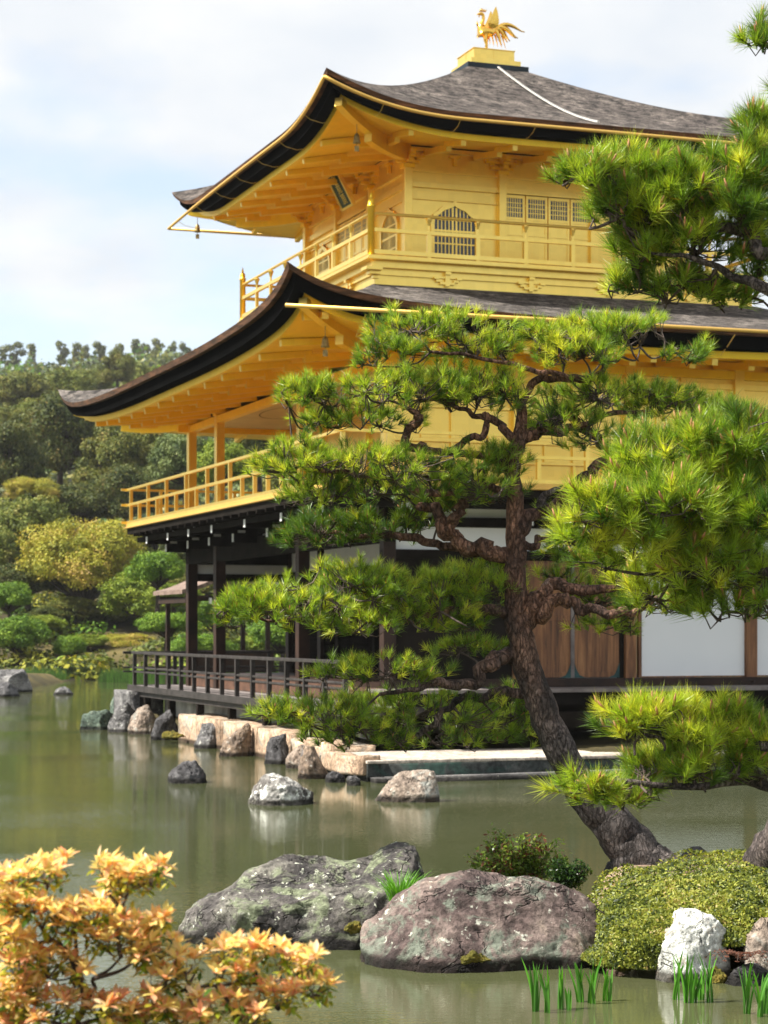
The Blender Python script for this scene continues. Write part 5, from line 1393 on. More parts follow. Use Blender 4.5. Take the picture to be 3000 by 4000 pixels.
# --- broadleaf trees: crowns of leaf-sized faces gathered in lobes
def leaves(C, size, nrm, tint, rng, asp=.6):
    n = len(C); u = np.cross(nrm, rng.normal(size=(n, 3))); u /= np.linalg.norm(u, axis=1)[:, None]; v = np.cross(nrm, u); v /= np.linalg.norm(v, axis=1)[:, None]
    s = size[:, None]
    V = np.stack([C-u*s*.5, C+v*s*asp*.5, C+u*s*.5, C-v*s*asp*.5], 1).reshape(-1, 3)
    return V, np.arange(n*4).reshape(-1, 4), np.repeat(tint, 4, 0)
def crown(name, lobes, per_m2, size, cols, mat, parent, seed, shell=.55, up=.5, thr=-.62):
    rng = np.random.RandomState(seed); Vs = []; Fs = []; Ts = []; b = 0; cols = np.array(cols)
    for k, (cx, cy, cz, rx, ry, rz) in enumerate(lobes):
        n = int(per_m2*(rx*ry+ry*rz+rx*rz)*4.2)+20
        u = rng.normal(size=(n, 3)); u /= np.linalg.norm(u, axis=1)[:, None]
        rad = rng.uniform(shell, 1.0, n)*(1+.25*vnoise(u*2.5+k*5, seed)+.18*vnoise(u*6+k, seed+1))
        p = u*rad[:, None]*np.array([rx, ry, rz])+np.array([cx, cy, cz])
        keep = vnoise(p*(1.6/max(.5, rx**.5))+seed, seed+5) > thr
        p = p[keep]; u = u[keep]; m_ = len(p)
        nr = u+rng.normal(size=(m_, 3))*.7+np.array([0, 0, up]); nr /= np.linalg.norm(nr, axis=1)[:, None]
        tone = np.clip((len(cols)-1)*(.48+.13*rng.normal(size=m_)+.30*vnoise(p*.9+k, seed+3)+.22*(rng.rand()-.5)), 0, len(cols)-1.001)
        i = tone.astype(int); f = (tone-i)[:, None]; t = (cols[i]*(1-f)+cols[i+1]*f)*rng.uniform(.88, 1.15, (m_, 1))
        V, Fq, T3 = leaves(p, size*rng.uniform(.6, 1.3, m_), nr, t, rng)
        Vs.append(V); Fs.append(Fq+b); Ts.append(T3); b += len(V)
    return np_mesh(name, np.concatenate(Vs), np.concatenate(Fs), mat, parent, col=np.concatenate(Ts))
PAL = {
 'dark': [(.013,.022,.007), (.034,.050,.013), (.07,.09,.02), (.12,.125,.03), (.20,.14,.05)],
 'olive': [(.03,.05,.012), (.08,.11,.02), (.14,.17,.03), (.21,.21,.04), (.27,.22,.07)],
 'yellow': [(.06,.10,.014), (.14,.20,.02), (.24,.29,.03), (.33,.34,.05)],
 'orange': [(.10,.12,.015), (.22,.23,.025), (.34,.32,.035), (.43,.31,.07), (.48,.32,.16)],
 'grey': [(.03,.055,.02), (.09,.13,.04), (.17,.21,.07), (.26,.28,.12)],
 'green': [(.03,.07,.010), (.08,.16,.016), (.16,.26,.022), (.26,.35,.035)],
 'mid': [(.028,.044,.010), (.07,.09,.018), (.13,.145,.028), (.20,.185,.04), (.27,.19,.06)],
}
def make_tree(name, label, seed, pal, R_=5.0, H=9.0, nl=16, size=.26, per=34, squash=.75, group=None, lean=0, cat='tree'):
    rng = np.random.RandomState(seed); root = empty(name, (0, 0, 0)); tag(root, label, cat, group)
    cz = H-R_*squash
    lob = []
    for k in range(nl):
        a = rng.uniform(0, 2*PI); e = rng.uniform(-.45, 1.0); rr_ = math.sqrt(max(0, 1-e*e))*rng.uniform(.55, .85)
        s = rng.uniform(.18, .36)*R_
        lob.append((math.cos(a)*rr_*R_*.82+lean, math.sin(a)*rr_*R_*.82, cz+e*R_*squash*.72, s*1.15, s*1.15, s*.8))
    crown('crown', lob, per, size, PAL[pal], M['treeleaf'], root, seed, thr=-.2 if pal in ('orange', 'olive', 'yellow') else -.45)
    mb = MB(); tp = Vector((lean*.7, 0, cz*.9))
    ps = catmull([(0, 0, -.6), (lean*.15, .1, cz*.3), (lean*.4, -.1, cz*.6), tp], 5)
    mb.tube(ps, list(np.linspace(R_*.07+.05, R_*.035, len(ps))), 8)
    for l_ in lob:
        c = Vector(l_[:3]); st = ps[int(len(ps)*.6)]
        q = catmull([st, (st+c)/2+Vector((0, 0, -.3)), c], 4); mb.tube(q, list(np.linspace(R_*.028, R_*.008, len(q))), 5, cap=False)
    mb.build('trunk', M['tree_bark'], root, smooth=True)
    root['R'] = R_; root['H'] = H; return root
protos = {}
for k, (pal, sq) in enumerate([('dark', .9), ('olive', .8), ('yellow', .75), ('orange', .6), ('grey', .8), ('green', .55), ('mid', .95)]):
    protos[pal] = (pal, sq, k)
_made = {}
def place_tree(pal, cx, cy, rx, ry, Y, label, zb=None, rot=None, group='trees on the far bank', var=0, lean=0):
    """crown centred at (cx, cy) with half size rx, ry in the 1659-wide view, at depth Y"""
    key = (pal, var)
    if key not in _made:
        _, sq, k = protos[pal]
        _made[key] = make_tree('broadleaf_tree', label, 500+k*17+var*5, pal, 5.0, 9.0, 38, .17 if pal == 'orange' else .30, 85 if pal == 'orange' else 32, sq, group, lean); o = _made[key]
    else:
        o = dup(_made[key]); 
    o['label'] = label; o['group'] = group; o['category'] = 'tree'
    if 'R' in o: pass
    sc_ = 1.8083/F*Y; Rw = rx*sc_; top = CAMZ-((cy-ry)*1.8083-2460)/F*Y; bot = CAMZ-((cy+ry)*1.8083-2460)/F*Y
    sq = protos[pal][1]
    sx = Rw/5.0; sz = (top-bot)/(2*5.0*sq*.98)
    o.scale = (sx, sx, sz)
    # base of crown template: H - 2*R*squash .. H
    zbase = top-9.0*sz
    o.location = ((cx*1.8083-1500)/F*Y, Y, zbase)
    o.rotation_euler = (0, 0, (cx*1.7+cy) % 6.28 if rot is None else rot)
    return o
T_ = [
 ('orange',185,1215,165,95,100,'wide dome of an orange green tree leaning over the pond on the left'),
 ('yellow',300,1290,90,60,97,'yellow green low tree at the right foot of the orange green dome tree'),
 ('olive',60,1140,100,85,108,'olive tree at the left edge above the orange green dome tree'),
 ('dark',20,1000,90,100,125,'dark evergreen at the left edge, half way up the slope'),
 ('dark',130,960,110,120,132,'tall dark evergreen behind the olive tree on the left'),
 ('mid',240,1010,95,110,126,'brown tipped evergreen left of the second storey balcony'),
 ('dark',270,1080,90,80,118,'dark green tree just left of the golden balcony rail'),
 ('mid',340,980,90,90,128,'mixed green tree directly behind the two left golden columns'),
 ('grey',400,1000,90,80,112,'pale grey green tree seen through the golden balcony rail'),
 ('yellow',480,1010,80,60,104,'yellow green tree seen between the golden columns'),
 ('dark',560,970,90,80,110,'dark tree seen under the golden ceiling, right of the two columns'),
 ('mid',640,1020,90,90,118,'tree hidden mostly by the pine, behind the verandah end'),
 ('mid',50,860,90,60,190,'rounded tree at the left edge below the hill forest'),
 ('olive',150,850,75,55,200,'olive crown left of the tall dome on the slope'),
 ('dark',120,900,60,50,170,'small dark crown in front of the olive crowns on the slope'),
 ('mid',253,800,50,50,215,'tall brown green dome standing above the left tip of the middle roof'),
 ('olive',200,830,60,40,220,'thin olive crown left of the tall brown green dome'),
 ('olive',310,830,60,45,225,'olive crown partly hidden by the rising edge of the middle roof'),
 ('mid',380,900,80,60,180,'tree just under the left eave of the middle roof'),
 ('orange',70,1060,70,30,120,'reddish tipped tree between the dark evergreens on the left'),
 ('olive',90,905,80,50,165,'olive slope tree at the left below the rounded tree'),
 ('mid',230,900,90,60,160,'green tree on the slope under the left tip of the middle roof'),
 ('dark',60,1260,90,50,101,'dark low tree below the olive tree on the left'),
 ('mid',160,1320,80,35,99,'dark shrubby tree under the dome tree beside the bank'),
 ('green',20,1290,60,32,92,'bright green tree on the far left bank above the rocks'),
 ('green',40,1370,75,40,90,'bright green spreading pine shaped shrub above the far left rocks'),
 ('green',150,1400,42,26,91,'small rounded green bush on the far bank'),
 ('yellow',225,1430,30,13,90,'low yellow bush at the water edge of the far bank'),
 ('green',340,1230,70,38,82,'light green tree left of the first storey corner column'),
 ('yellow',375,1290,70,32,84,'yellow green tree beside the fishing pavilion roof'),
 ('green',360,1350,75,26,78,'spreading green tree behind the black deck railing'),
 ('green',440,1400,80,30,80,'green tree seen between the dark columns below the pavilion roof'),
 ('green',470,1330,70,40,86,'tall green tree seen between the dark columns'),
 ('yellow',560,1400,80,30,84,'yellow green tree behind the dark far railing'),
 ('mid',560,1320,110,60,100,'dark tree deep behind the first storey columns'),
 ('olive',500,1200,120,70,110,'olive tree behind the first storey beams'),
 ('mid',700,1100,150,120,120,'tree behind the pavilion body'),

 ('olive',150,1240,110,70,112,'olive crown behind the orange green dome tree'),
 ('mid',330,1180,90,60,114,'dark green tree below the far left end of the golden balcony'),
 ('dark',250,1330,80,30,100,'dark shadowed bush under the right half of the dome tree'),
 ('yellow',90,1350,60,22,96,'yellowish bush on the slope of the far bank'),
 ('orange',280,1390,70,22,95,'rusty low bush beside the black deck railing'),
 ('dark',110,1335,60,26,98,'small dark bush on the left slope of the far bank'),
 ('mid',330,1420,60,20,92,'low dark bush at the far water edge behind the deck corner'),
 ('yellow',190,1385,50,16,94,'low olive bush in the middle of the far bank'),
 ('olive',10,1200,60,60,104,'olive bush at the left edge above the bright green trees'),
 ('mid',70,1420,50,18,91,'low bush right of the far left rocks'),
 ('dark',400,1200,90,60,106,'dark tree behind the first storey corner column'),
 ('mid',450,1260,120,50,98,'green tree behind the fishing pavilion'),
 ('green',610,1370,90,40,82,'green tree seen under the first storey beams, farthest right'),
 ('dark',180,1100,100,60,122,'dark tree directly above the orange green dome tree'),
 ('mid',20,930,80,60,150,'leafy tree at the left edge under the rounded slope tree'),
 ('dark',340,1060,80,60,122,'dark tree behind the left part of the golden balcony rail'),

]
for k, (pal, cx, cy, rx, ry, Y, lab) in enumerate(T_): place_tree(pal, cx, cy, rx, ry, Y, lab, var=k % 2 if pal in ('dark', 'mid', 'olive', 'green') else 0)
# trees beyond the right edge and far left, seen only from other positions
for k, (px_, Y) in enumerate([(-500,120),(-900,110),(-300,150),(3400,95),(3900,105),(4400,120),(3100,120),(2500,130),(1900,125),(1400,140)]):
    place_tree(['mid','dark','olive'][k % 3], px_/1.8083, 1130, 150, 150, Y, 'tree of the wooded bank behind the garden, %s' % ['far left','outermost left','left upper','right of the pavilion','farther right','outermost right','behind the east wall','behind the big pine','behind the roof','behind the verandah'][k], var=k % 2)
for o in bpy.data.objects:
    for kk in ('R', 'H'):
        if kk in o: del o[kk]

# undergrowth on the far bank
def undergrowth():
    rng = np.random.RandomState(91); Vs = []; Fs = []; Ts = []; b = 0
    for k in range(330):
        X = rng.uniform(-36, 2); Y = 88.5+3*math.sin(X*.11)+1.5*math.sin(X*.37+1)-.8+rng.uniform(0, 1)**1.2*31
        h = float(ground_h(np.array([X]), np.array([Y]))[0]); rx = rng.uniform(.7, 2.0); rz = rng.uniform(.4, 1.2)
        if vnoise(np.array([[X*.3, Y*.3, 0]]), 9)[0] < -.35: continue
        n = int(150*rx); u = rng.normal(size=(n, 3)); u /= np.linalg.norm(u, axis=1)[:, None]; u[:, 2] = np.abs(u[:, 2])
        p = u*(rng.uniform(.7, 1, n)*(1+.3*vnoise(u*2.4+k, 3)))[:, None]*np.array([rx, rx, rz])+np.array([X, Y, h-.1])
        cols = np.array(PAL[['mid', 'olive', 'dark', 'orange', 'green', 'yellow', 'mid', 'dark'][rng.randint(8)]]); t = np.clip((len(cols)-1)*(.45+.15*rng.normal(size=n)), 0, len(cols)-1.001).astype(int)
        nr = u+rng.normal(size=(n, 3))*.6+np.array([0, 0, .4]); nr /= np.linalg.norm(nr, axis=1)[:, None]
        V, Fq, T3 = leaves(p, rng.uniform(.16, .34, n), nr, cols[t]*rng.uniform(.85, 1.2, (n, 1)), rng, .6)
        Vs.append(V); Fs.append(Fq+b); Ts.append(T3); b += len(V)
    return np.concatenate(Vs), np.concatenate(Fs), np.concatenate(Ts)
V, Fq, T3 = undergrowth()
tag(np_mesh('undergrowth', V, Fq, M['treeleaf'], col=T3), 'mixed low undergrowth covering the far bank', 'undergrowth', kind='stuff')
# hill forest
rng = np.random.RandomState(4); Cn = []
lob = []
for k in range(1900):
    Y = rng.uniform(190, 455)**1.0; X = rng.uniform(-.205, .03)*Y*1.15 if k % 5 else rng.uniform(-230, 230)
    h = float(hill_h(np.array([X]), np.array([Y]))[0]); s = rng.uniform(1.5, 3.3)
    hh = rng.uniform(.8, 1.4)
    lob.append((X, Y, h+s*.9*hh, s, s, s*hh))
def forest(lob):
    rng = np.random.RandomState(8); Vs = []; Fs = []; Ts = []; b = 0
    pals = [PAL['mid'], PAL['dark'], PAL['olive'], PAL['grey'], PAL['mid'], PAL['green']]
    for k, (x, y, z, rx, ry, rz) in enumerate(lob):
        n = 150; u = rng.normal(size=(n, 3)); u /= np.linalg.norm(u, axis=1)[:, None]; 
        rad = rng.uniform(.6, 1, n)*(1+.35*vnoise(u*2.4+k, 3)); p = u*rad[:, None]*np.array([rx, ry, rz])+np.array([x, y, z])
        cols = np.array(pals[rng.randint(6)]); t = np.clip((len(cols)-1)*(.5+.25*rng.normal(size=n)+.25*u[:, 2]*0), 0, len(cols)-1.001); i = t.astype(int)
        tt = cols[i]*rng.uniform(.8, 1.25, (n, 1))*rng.uniform(.8, 1.2)
        nr = u+rng.normal(size=(n, 3))*.6; nr /= np.linalg.norm(nr, axis=1)[:, None]
        V, Fq, T3 = leaves(p, rng.uniform(.5, 1.3, n), nr, tt, rng, .8)
        Vs.append(V); Fs.append(Fq+b); Ts.append(T3); b += len(V)
    return np.concatenate(Vs), np.concatenate(Fs), np.concatenate(Ts)
V, Fq, T3 = forest(lob)
tag(np_mesh('hill_forest', V, Fq, M['leaf'], col=T3), 'mixed forest covering the hazy hill behind the garden', 'forest', kind='stuff')
# distinct pines along the skyline
sk = None
for k, (px_, top_, Yk) in enumerate([(35,737,440),(75,742,445),(130,735,440),(160,742,445),(215,738,440),(250,741,446),(290,734,440),(343,733,438),(370,738,444),(400,742,440),(10,745,440),(190,745,442),(318,742,444)]):
    X = (px_*1.8083-1500)/F*Yk; zt = CAMZ-(top_*1.8083-2460)/F*Yk; h = float(hill_h(np.array([X]), np.array([Yk]))[0])
    o = empty('skyline_pine', (X, Yk, h)); rngk = np.random.RandomState(60+k); H_ = max(6.0, zt-h)
    lobs = [(rngk.uniform(-1, 1)*(2.6-1.8*f), rngk.uniform(-1, 1), H_*f, rngk.uniform(.7, 1.3)*(1.5-f*.6), 1.0, rngk.uniform(.6, 1.0)) for f in np.linspace(.15, .95, 16)]
    crown('crown', lobs, 10, .6, PAL['mid'][:4], M['leaf'], o, 70+k)
    MB().tube([(0, 0, -1), (.2, 0, H_*.5), (0, 0, H_*.95)], [.35, .25, .08], 6).build('trunk', M['tree_bark'], o)
    tag(o, ['slender pine on the ridge, leftmost but one','low bushy pine on the ridge','tall pine on the ridge left of the centre','thin pine on the ridge beside the tall one','broad pine on the ridge','short pine on the ridge above the dome tree','tall ridge pine just right of the dome tree','tallest ridge pine near the pavilion roof','ridge pine beside the tallest one','ridge pine closest to the middle roof','leftmost pine on the ridge','small ridge pine left of the broad one','small ridge pine left of the tallest one'][k], 'pine tree', 'pines along the ridge')

# --- far reeds
rng = np.random.RandomState(12); n = 5200
X = rng.uniform(-15.5, -4, n); Y = 86.5+3*np.sin(X*.11)+1.5*np.sin(X*.37+1)+rng.uniform(-2.2, .4, n)
dens = vnoise(np.stack([X*.5, 0*X, 0*X], 1), 3) > -.5; X, Y = X[dens], Y[dens]; n = len(X)
h = rng.uniform(.25, .62, n); w = .035; ln_ = rng.normal(size=n)*.06
V = np.stack([np.stack([X-w/2, Y, 0*X-.02], 1), np.stack([X+w/2, Y, 0*X-.02], 1), np.stack([X+ln_, Y+.02, h], 1)], 1).reshape(-1, 3)
T3 = np.repeat(np.array([[.07, .16, .02]])*rng.uniform(.4, 1.4, (n, 1)), 3, 0)
tag(np_mesh('reeds', V, np.arange(n*3).reshape(-1, 3), M['leaf'], col=T3), 'bright green reeds along the far shore', 'reeds', kind='stuff')

# --- blades: irises and grass
def blades(name, parent, spots, mat, seed):
    rng = np.random.RandomState(seed); V = []; Fq = []; T3 = []
    for (p, hgt, w, lean, col) in spots:
        a = rng.uniform(0, 2*PI); d = np.array([math.cos(lean[0]), math.sin(lean[0]), 0])*lean[1]
        sdv = np.array([math.cos(a), math.sin(a)*.4, 0]); sdv /= np.linalg.norm(sdv); b = len(V); m_ = 7
        for j in range(m_):
            t = j/(m_-1); c = np.array(p)+d*hgt*t*t+np.array([0, 0, hgt*(t-.08*lean[1]*t*t)]); ww = w*(.75+.5*t)*(1-t**3.5)+.0004
            V += [c-sdv*ww/2, c+np.array([sdv[1], -sdv[0], 0])*ww*.18, c+sdv*ww/2]; T3 += [np.array(col)*(.9+.35*t)]*3
        for j in range(m_-1): 
            for q in (0, 1): Fq.append((b+j*3+q, b+j*3+q+1, b+j*3+4+q, b+j*3+3+q))
    return np_mesh(name, np.array(V), np.array(Fq), mat, parent, col=np.array(T3), smooth=True)
rng = np.random.RandomState(33)
def iris(spots, lab):
    x, y = spots[0][0], spots[0][1]; Yb = 16789/(y*1.8083-2460)
    root = empty('iris_plant', ((x*1.8083-1500)/F*Yb, Yb, 0)); tag(root, lab, 'iris', 'irises standing in the near water')
    for (xx, yy, hpx, n) in spots:
        Yb2 = 16789/(yy*1.8083-2460); sp = []
        for k in range(n+2):
            px = (xx+rng.uniform(-7, 7))*1.8083; X = (px-1500)/F*Yb2-root.location.x
            hg = hpx*1.8083/F*Yb2*rng.uniform(.72, 1.05)
            g = rng.uniform(.7, 1.3)
            sp.append(((X, Yb2-root.location.y+rng.uniform(-.02, .02), -.02), hg, .016*rng.uniform(.7, 1.2), (rng.uniform(0, 2*PI), rng.uniform(.03, .30)), (.07*g, .22*g, .02)))
        blades('leaf_fan', root, sp, M['leaf'], int(xx))
iris([(1158,2185,122,6), (1183,2188,115,5), (1212,2180,118,5), (1228,2182,60,2)], 'iris clump leftmost in the near water, below the purple brown boulder')
iris([(1254,2165,110,6), (1278,2168,112,6)], 'iris clump second from the left, two fans close together')
iris([(1312,2163,90,5)], 'single iris fan below the right end of the purple brown boulder')
iris([(1460,2160,120,4), (1483,2166,122,5), (1498,2166,100,5), (1513,2160,80,3), (1533,2165,118,6)], 'wide iris clump below the angular white rock')
iris([(1612,2190,130,5), (1640,2196,120,5), (1656,2190,110,4)], 'iris clump at the right edge of the near water')
gp = Vector((at(1562, 3500, 13.5)))
gr = []
for k in range(170):
    a = rng.uniform(0, 2*PI); r_ = rng.uniform(0, .075)
    g = rng.uniform(.7, 1.35); gr.append(((r_*math.cos(a)*1.1, r_*math.sin(a)*.5, -.05), rng.uniform(.12, .24), .0048, (a, rng.uniform(.2, .8)), (.11*g, .30*g, .02)))
o = blades('grass_tuft', None, gr, M['leaf'], 5); o.location = gp
tag(o, 'bright green grass tuft growing between the two large boulders', 'grass tuft')

# --- clipped hedge on the islet
HG = empty('clipped_hedge', (2.35, 13.1, .1)); tag(HG, 'low clipped mound of small leaved azalea to the right of the big boulders', 'hedge')
def hedge_mound():
    rng = np.random.RandomState(71); n = 80000
    # mound: height profile along x from the photograph, rounded front
    X = rng.uniform(1.20, 3.3, n); 
    px = 1500+X*F/13.5
    ztop = CAMZ-(np.interp(px/1.8083, [1258,1275,1300,1350,1430,1500,1560,1660,1800,2000], [2010,1925,1895,1876,1862,1850,1842,1838,1838,1850])*1.8083-2460)/F*13.5
    v = rng.uniform(0, 1, n)**1.15; v = np.where(rng.rand(n) < .62, v*.62, v)     # 0 front foot .. 1 back
    ph = v*PI*.62
    endt = np.clip((X-1.18)/.38, 0, 1); endt = np.sqrt(1-(1-endt)**2)
    Y = 13.35-np.cos(ph)*1.10*(.35+.65*endt)
    zb = .06
    Z = zb+(ztop-zb)*np.sin(np.minimum(ph, PI/2))**.7*(.25+.75*endt)
    # dip where the white rock stands
    P = np.stack([X, Y, Z], 1); u = np.stack([-(1-endt)*1.2, -np.cos(ph), np.sin(ph)], 1); u /= np.linalg.norm(u, axis=1)[:, None]
    bmp = .035*fbm(P*3.5, 3, 2)+.02*vnoise(P*14, 4)
    P = P+u*(bmp-rng.exponential(.024, n))[:, None]
    nr = u+rng.normal(size=(n, 3))*.65; nr /= np.linalg.norm(nr, axis=1)[:, None]
    cols = np.array([(.025,.04,.008), (.08,.11,.015), (.19,.22,.025), (.34,.36,.05), (.32,.24,.08)])
    tn = np.clip(4*(.42+.22*rng.normal(size=n)+.22*vnoise(P*2.2, 6)+.25*vnoise(P*16, 7)), 0, 3.999); i = tn.astype(int); f = (tn-i)[:, None]; t = cols[i]*(1-f)+cols[i+1]*f
    hole = ((px > 2640) & (px < 2800) & (Z < .20)) & (Y < 12.75)
    k = ~hole; P, nr, t = P[k], nr[k], t[k]
    V, Fq, T3 = leaves(P, rng.uniform(.020, .036, len(P)), nr, t, rng, .45)
    return V-np.array(HG.location), Fq, T3
V, Fq, T3 = hedge_mound(); np_mesh('foliage', V, Fq, M['leaf'], HG, col=T3)
# woody core of the hedge
mb = MB()
for k in range(46):
    x = -1.0+2.0*rng.rand(); y0_ = rng.uniform(-.45, .5)
    mb.tube([(x*.9, y0_*.6, -.15), (x+rng.normal()*.05, y0_, .12), (x+rng.normal()*.1, y0_+rng.normal()*.08, .26)], [.012, .009, .004], 5)
mb.build('stems', M['twig'], HG)
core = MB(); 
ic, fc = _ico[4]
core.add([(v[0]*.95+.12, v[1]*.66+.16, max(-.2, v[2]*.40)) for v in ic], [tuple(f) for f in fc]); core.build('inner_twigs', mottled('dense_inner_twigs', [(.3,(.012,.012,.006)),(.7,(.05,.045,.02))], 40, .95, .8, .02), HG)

# --- small shrub and its dark neighbour
def small_shrub(x, y, Y, wpx, hpx, lab, cols, n, seed, lsz=.022, name='small_shrub'):
    base_ = dt(x, y, Y); root = empty(name, base_); tag(root, lab, 'shrub'); rng = np.random.RandomState(seed); sc_ = 1.8083/F*Y
    Wd, Hh = wpx*sc_, hpx*sc_; mb = MB(); C = []; Nn = []
    for k in range(34):
        a = rng.uniform(0, 2*PI); rr_ = rng.uniform(.25, 1)**.7; tip = Vector((math.cos(a)*rr_*Wd/2, math.sin(a)*rr_*Wd*.35, Hh*rng.uniform(.45, 1.0)*(1-.35*rr_*rr_)))
        ps = catmull([(0, 0, 0), (tip.x*.4, tip.y*.4, tip.z*.35), tuple(tip)], 4); mb.tube(ps, list(np.linspace(.008, .002, len(ps))), 4, cap=False)
        for j in range(n):
            t = rng.uniform(.45, 1.05); q = ps[min(len(ps)-1, int(t*(len(ps)-1)))]; C.append(np.array(q)+rng.normal(size=3)*.022); Nn.append(rng.normal(size=3)+np.array([0, -.2, .8]))
    C = np.array(C); Nn = np.array(Nn); Nn /= np.linalg.norm(Nn, axis=1)[:, None]; cols = np.array(cols)
    i = np.clip((rng.rand(len(C))*.6+.4*(.5+.5*vnoise(C*9, seed)))*len(cols), 0, len(cols)-1).astype(int)
    V, Fq, T3 = leaves(C, lsz*rng.uniform(.6, 1.3, len(C)), Nn, cols[i]*rng.uniform(.7, 1.3, (len(C), 1)), rng, .5)
    np_mesh('foliage', V, Fq, M['leafgloss'], root, col=T3); mb.build('stems', M['twig'], root, smooth=True); return root
small_shrub(1120, 1905, 14.2, 235, 122, 'small sparse shrub with green and reddish leaves behind the purple brown boulder', [(.04,.09,.012),(.09,.17,.02),(.18,.27,.03),(.20,.28,.05),(.16,.06,.03),(.34,.40,.09)], 150, 81, .034)
small_shrub(1225, 1920, 13.9, 95, 80, 'little dark green shrub left of the leaning pine trunk', [(.015,.04,.01),(.04,.09,.015),(.10,.17,.02)], 110, 82, .026)
# brown fern at the right edge
FN = empty('brown_fern', at(2900, 3760, 12.15)); tag(FN, 'dry reddish brown fern hanging over the dark rock at the right edge', 'fern')
C = []; Nn = []; mb = MB()
for k in range(13):
    a = rng.uniform(PI*.75, PI*2.1); L_ = rng.uniform(.12, .22); d = Vector((math.cos(a), math.sin(a)*.7, 0))
    ps = [Vector((0, 0, 0))+d*L_*t+Vector((0, 0, .09*math.sin(t*2.2)-.05*t*t)) for t in np.linspace(0, 1, 9)]; mb.tube(ps, .0018, 3)
    for j in range(1, 9):
        for sg in (-1, 1):
            for q in range(4): C.append(np.array(ps[j]+Vector((-d.y, d.x, 0))*sg*(.008+.011*q)*(1-j/12))); Nn.append(np.array([0, -.3, 1])+rng.normal(size=3)*.3)
C = np.array(C); Nn = np.array(Nn); Nn /= np.linalg.norm(Nn, axis=1)[:, None]
V, Fq, T3 = leaves(C, np.full(len(C), .017), Nn, np.array([[.13, .05, .03]])*rng.uniform(.5, 1.6, (len(C), 1)), rng, .4)
np_mesh('fronds', V, Fq, M['leaf'], FN, col=T3); mb.build('stalks', M['twig'], FN)

# --- the foreground shrub with young orange leaves
YS = 5.7
SH = empty('orange_shrub', (-.80, YS, .45)); tag(SH, 'foreground shrub with clusters of young orange and yellow leaves in the lower left corner', 'shrub')
def cr_(x, y, Y=YS): return at(x/1.185, 3200+y/1.185, Y)
cl = [(230,215,100,32),(80,262,90,34),(0,280,60,30),(480,212,60,26),(560,262,110,36),(700,232,75,28),(110,370,110,30),(20,400,50,30),(275,412,95,32),(440,402,110,36),(60,545,85,40),(500,525,120,38),(640,485,110,32),(725,462,60,22),(745,562,85,30),(235,640,115,40),(80,655,60,34),(330,470,80,25),
 (870,640,70,28),(1045,592,60,26),(1085,682,100,32),(1200,592,70,24),(1305,612,55,22),(1400,662,75,34),(1460,735,80,40),(1285,795,85,36),(750,722,85,30),(20,770,60,50),(60,850,80,50),(265,842,110,34),(480,862,90,40),(660,902,80,40),(805,892,75,40),(930,915,70,32),(1105,855,80,36),(1190,875,60,34),(940,832,55,24),(110,935,90,34),(360,700,40,26),(700,820,60,24),(560,960,80,30),(180,760,80,30),(20,480,50,30),(640,620,70,24)]
rng = np.random.RandomState(55)
def lance(P, D, U, ln, wd, tint):
    """pointed leaves with a folded midrib: P base, D direction, U up"""
    n = len(P); S_ = np.cross(D, U); S_ /= np.linalg.norm(S_, axis=1)[:, None]; U = np.cross(S_, D)
    ln = ln[:, None]; wd = wd[:, None]
    q = [P, P+D*ln*.30+S_*wd*.40+U*wd*.10, P+D*ln*.62+S_*wd*.5+U*wd*.05-U*ln*.02, P+D*ln-U*ln*.14, P+D*ln*.62-S_*wd*.5+U*wd*.05-U*ln*.02, P+D*ln*.30-S_*wd*.40+U*wd*.10, P+D*ln*.32-U*wd*.08, P+D*ln*.64-U*wd*.12-U*ln*.03]
    V = np.stack(q, 1).reshape(-1, 3); b = (np.arange(n)*8)[:, None]
    f = np.concatenate([b+np.array([[0, 1, 6, 6]]), b+np.array([[0, 6, 5, 5]]), b+np.array([[1, 2, 7, 6]]), b+np.array([[6, 7, 4, 5]]), b+np.array([[2, 3, 7, 7]]), b+np.array([[7, 3, 4, 4]])])
    return V, f, np.repeat(tint, 8, 0)
Pp = []; Dd = []; Ll = []; Tt = []; G = []
stems = MB(); hub = []
NEWC = np.array([(.97,.62,.24), (.97,.74,.28), (.93,.80,.26), (.96,.52,.30), (.90,.40,.24), (.97,.74,.46)])
OLD = np.array([(.34,.38,.03), (.20,.28,.02), (.50,.46,.05), (.42,.28,.05), (.08,.16,.02)])
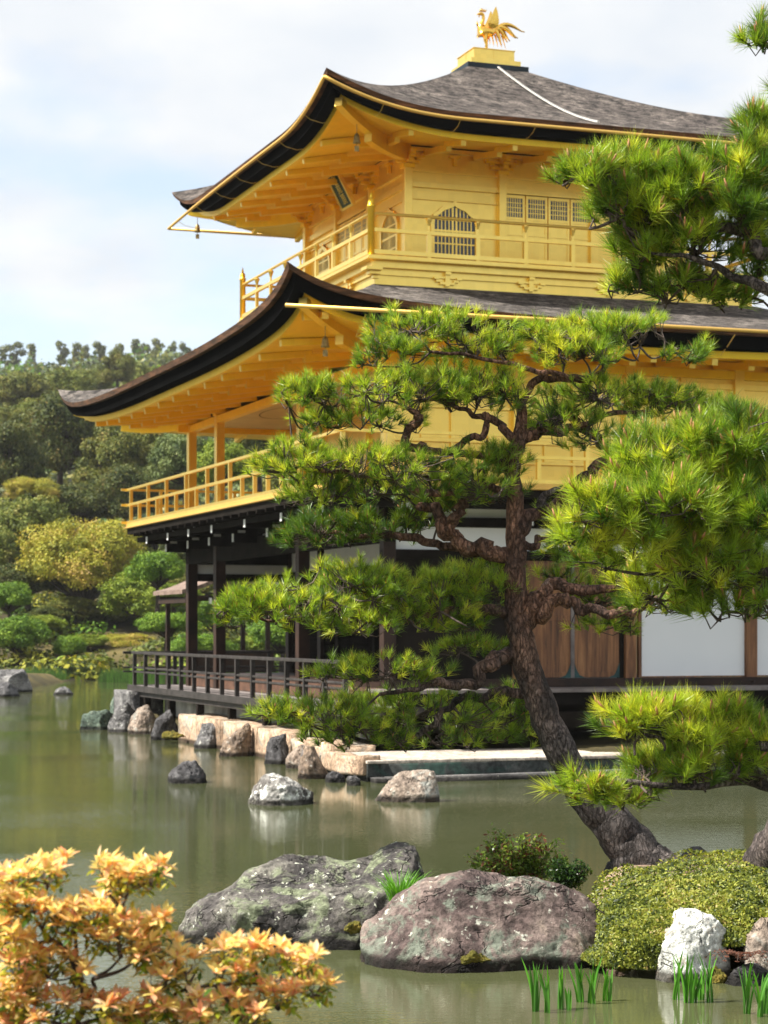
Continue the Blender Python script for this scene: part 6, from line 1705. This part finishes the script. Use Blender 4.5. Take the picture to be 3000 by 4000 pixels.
for (cx, cy, rx, ry) in cl:
    nR = int(rx*ry/330)+3; red = .35 if cy > 780 else 0
    hb = cr_(cx+rng.normal()*8, cy+ry+55); hub.append((hb, cx, cy))
    for k in range(nR):
        c = cr_(cx+rng.uniform(-1, 1)*rx, cy+rng.uniform(-1, 1)*ry, YS+rng.uniform(-.16, .16)); ax = Vector((rng.normal()*.28, -.25+rng.normal()*.28, 1)).normalized()
        stems.tube([hb, (Vector(hb)+c)/2+Vector((0, 0, -.008)), c-ax*.02, c], [.0022, .0018, .0014, .0012], 4, cap=False)
        m_ = rng.randint(8, 13)
        for j in range(m_):
            a = 2*PI*j/m_*1.618*2+rng.rand(); e = rng.uniform(.15, 1.1)
            t1 = ax.orthogonal().normalized(); t2 = ax.cross(t1)
            d = (t1*math.cos(a)+t2*math.sin(a))*math.cos(e)+ax*math.sin(e)
            Pp.append(tuple(c)); Dd.append(tuple(d)); Ll.append(rng.uniform(.032, .050))
            cc = NEWC[3+rng.randint(3)] if rng.rand() < .22+red else NEWC[rng.randint(3)]; Tt.append(cc*rng.uniform(.8, 1.05))
        for j in range(rng.randint(5, 9)):      # older leaves below the young ones
            a = rng.uniform(0, 2*PI); d = Vector((math.cos(a), math.sin(a), rng.uniform(-.7, .3))).normalized()
            Pp.append(tuple(c-ax*rng.uniform(.012, .055))); Dd.append(tuple(d)); Ll.append(rng.uniform(.026, .042)); Tt.append(OLD[rng.randint(5)]*rng.uniform(.8, 1.3))
Pp = np.array(Pp); Dd = np.array(Dd); Ll = np.array(Ll); Tt = np.array(Tt)
U = np.tile(np.array([[0, 0, 1.0]]), (len(Pp), 1))+rng.normal(size=Pp.shape)*.25
V, f, T3 = lance(Pp, Dd, U, Ll, Ll*.36, Tt)
off = np.array(SH.location)
me_o = np_mesh('foliage', V-off, f[:, :4], M['leafgloss'], SH, col=T3)
main_ = [[(-90,1500),(180,1120),(330,960),(390,860),(360,720),(300,600),(220,540),(150,440),(90,360)], [(390,860),(440,790),(430,740),(500,700),(560,640)], [(360,720),(350,560),(340,470)], [(300,600),(200,520),(230,440)],
 [(330,960),(560,900),(700,860),(860,790),(1000,770),(1180,760),(1330,740)], [(560,640),(540,500),(560,420),(600,330)], [(430,740),(560,700),(640,640)], [(860,790),(900,720)], [(1180,760),(1190,690)], [(330,960),(150,920),(60,900)], [(240,560),(60,600)],
 [(560,900),(640,980),(800,960)], [(1000,770),(1100,900)], [(600,330),(690,290)], [(560,420),(470,300)], [(150,440),(230,300)]]
LPn = []
for li, pl_ in enumerate(main_):
    ps = catmull([cr_(x, y, YS+(.05 if i else 0)) for i, (x, y) in enumerate(pl_)], 6); r0 = .014 if li == 0 else .007
    stems.tube(ps, list(np.linspace(r0, .003, len(ps))), 8); LPn += ps
LPa = np.array([tuple(p) for p in LPn])
for hb, cx, cy in hub:
    p = LPa[np.linalg.norm(LPa-np.array(tuple(hb)), axis=1).argmin()]
    stems.tube(catmull([p, (Vector(p)+hb)/2+Vector((0, 0, -.01)), hb], 4), .0028, 5, cap=False)
stems.tube([cr_(-90, 1500), Vector((-.80, YS, .35))], [.016, .02], 8)
stems.v = [tuple(np.array(v)-off) for v in stems.v]
stems.build('stems', M['twig'], SH, smooth=True)
# ------------------------------------------------------------ the air
hz_ = MB(); hz_.box(-420, 420, -60, 720, -2.6, 150)
hm = bpy.data.materials.new('haze_air'); hm.use_nodes = True
HN, HL = hm.node_tree.nodes, hm.node_tree.links
HN.remove(HN['Principled BSDF'])
pv_ = HN.new('ShaderNodeVolumePrincipled'); pv_.inputs['Color'].default_value = (.96, .98, 1, 1); pv_.inputs['Density'].default_value = .00016; pv_.inputs['Anisotropy'].default_value = .2
HL.new(pv_.outputs[0], HN['Material Output'].inputs['Volume'])
o = hz_.build('haze', hm); tag(o, kind='stuff')
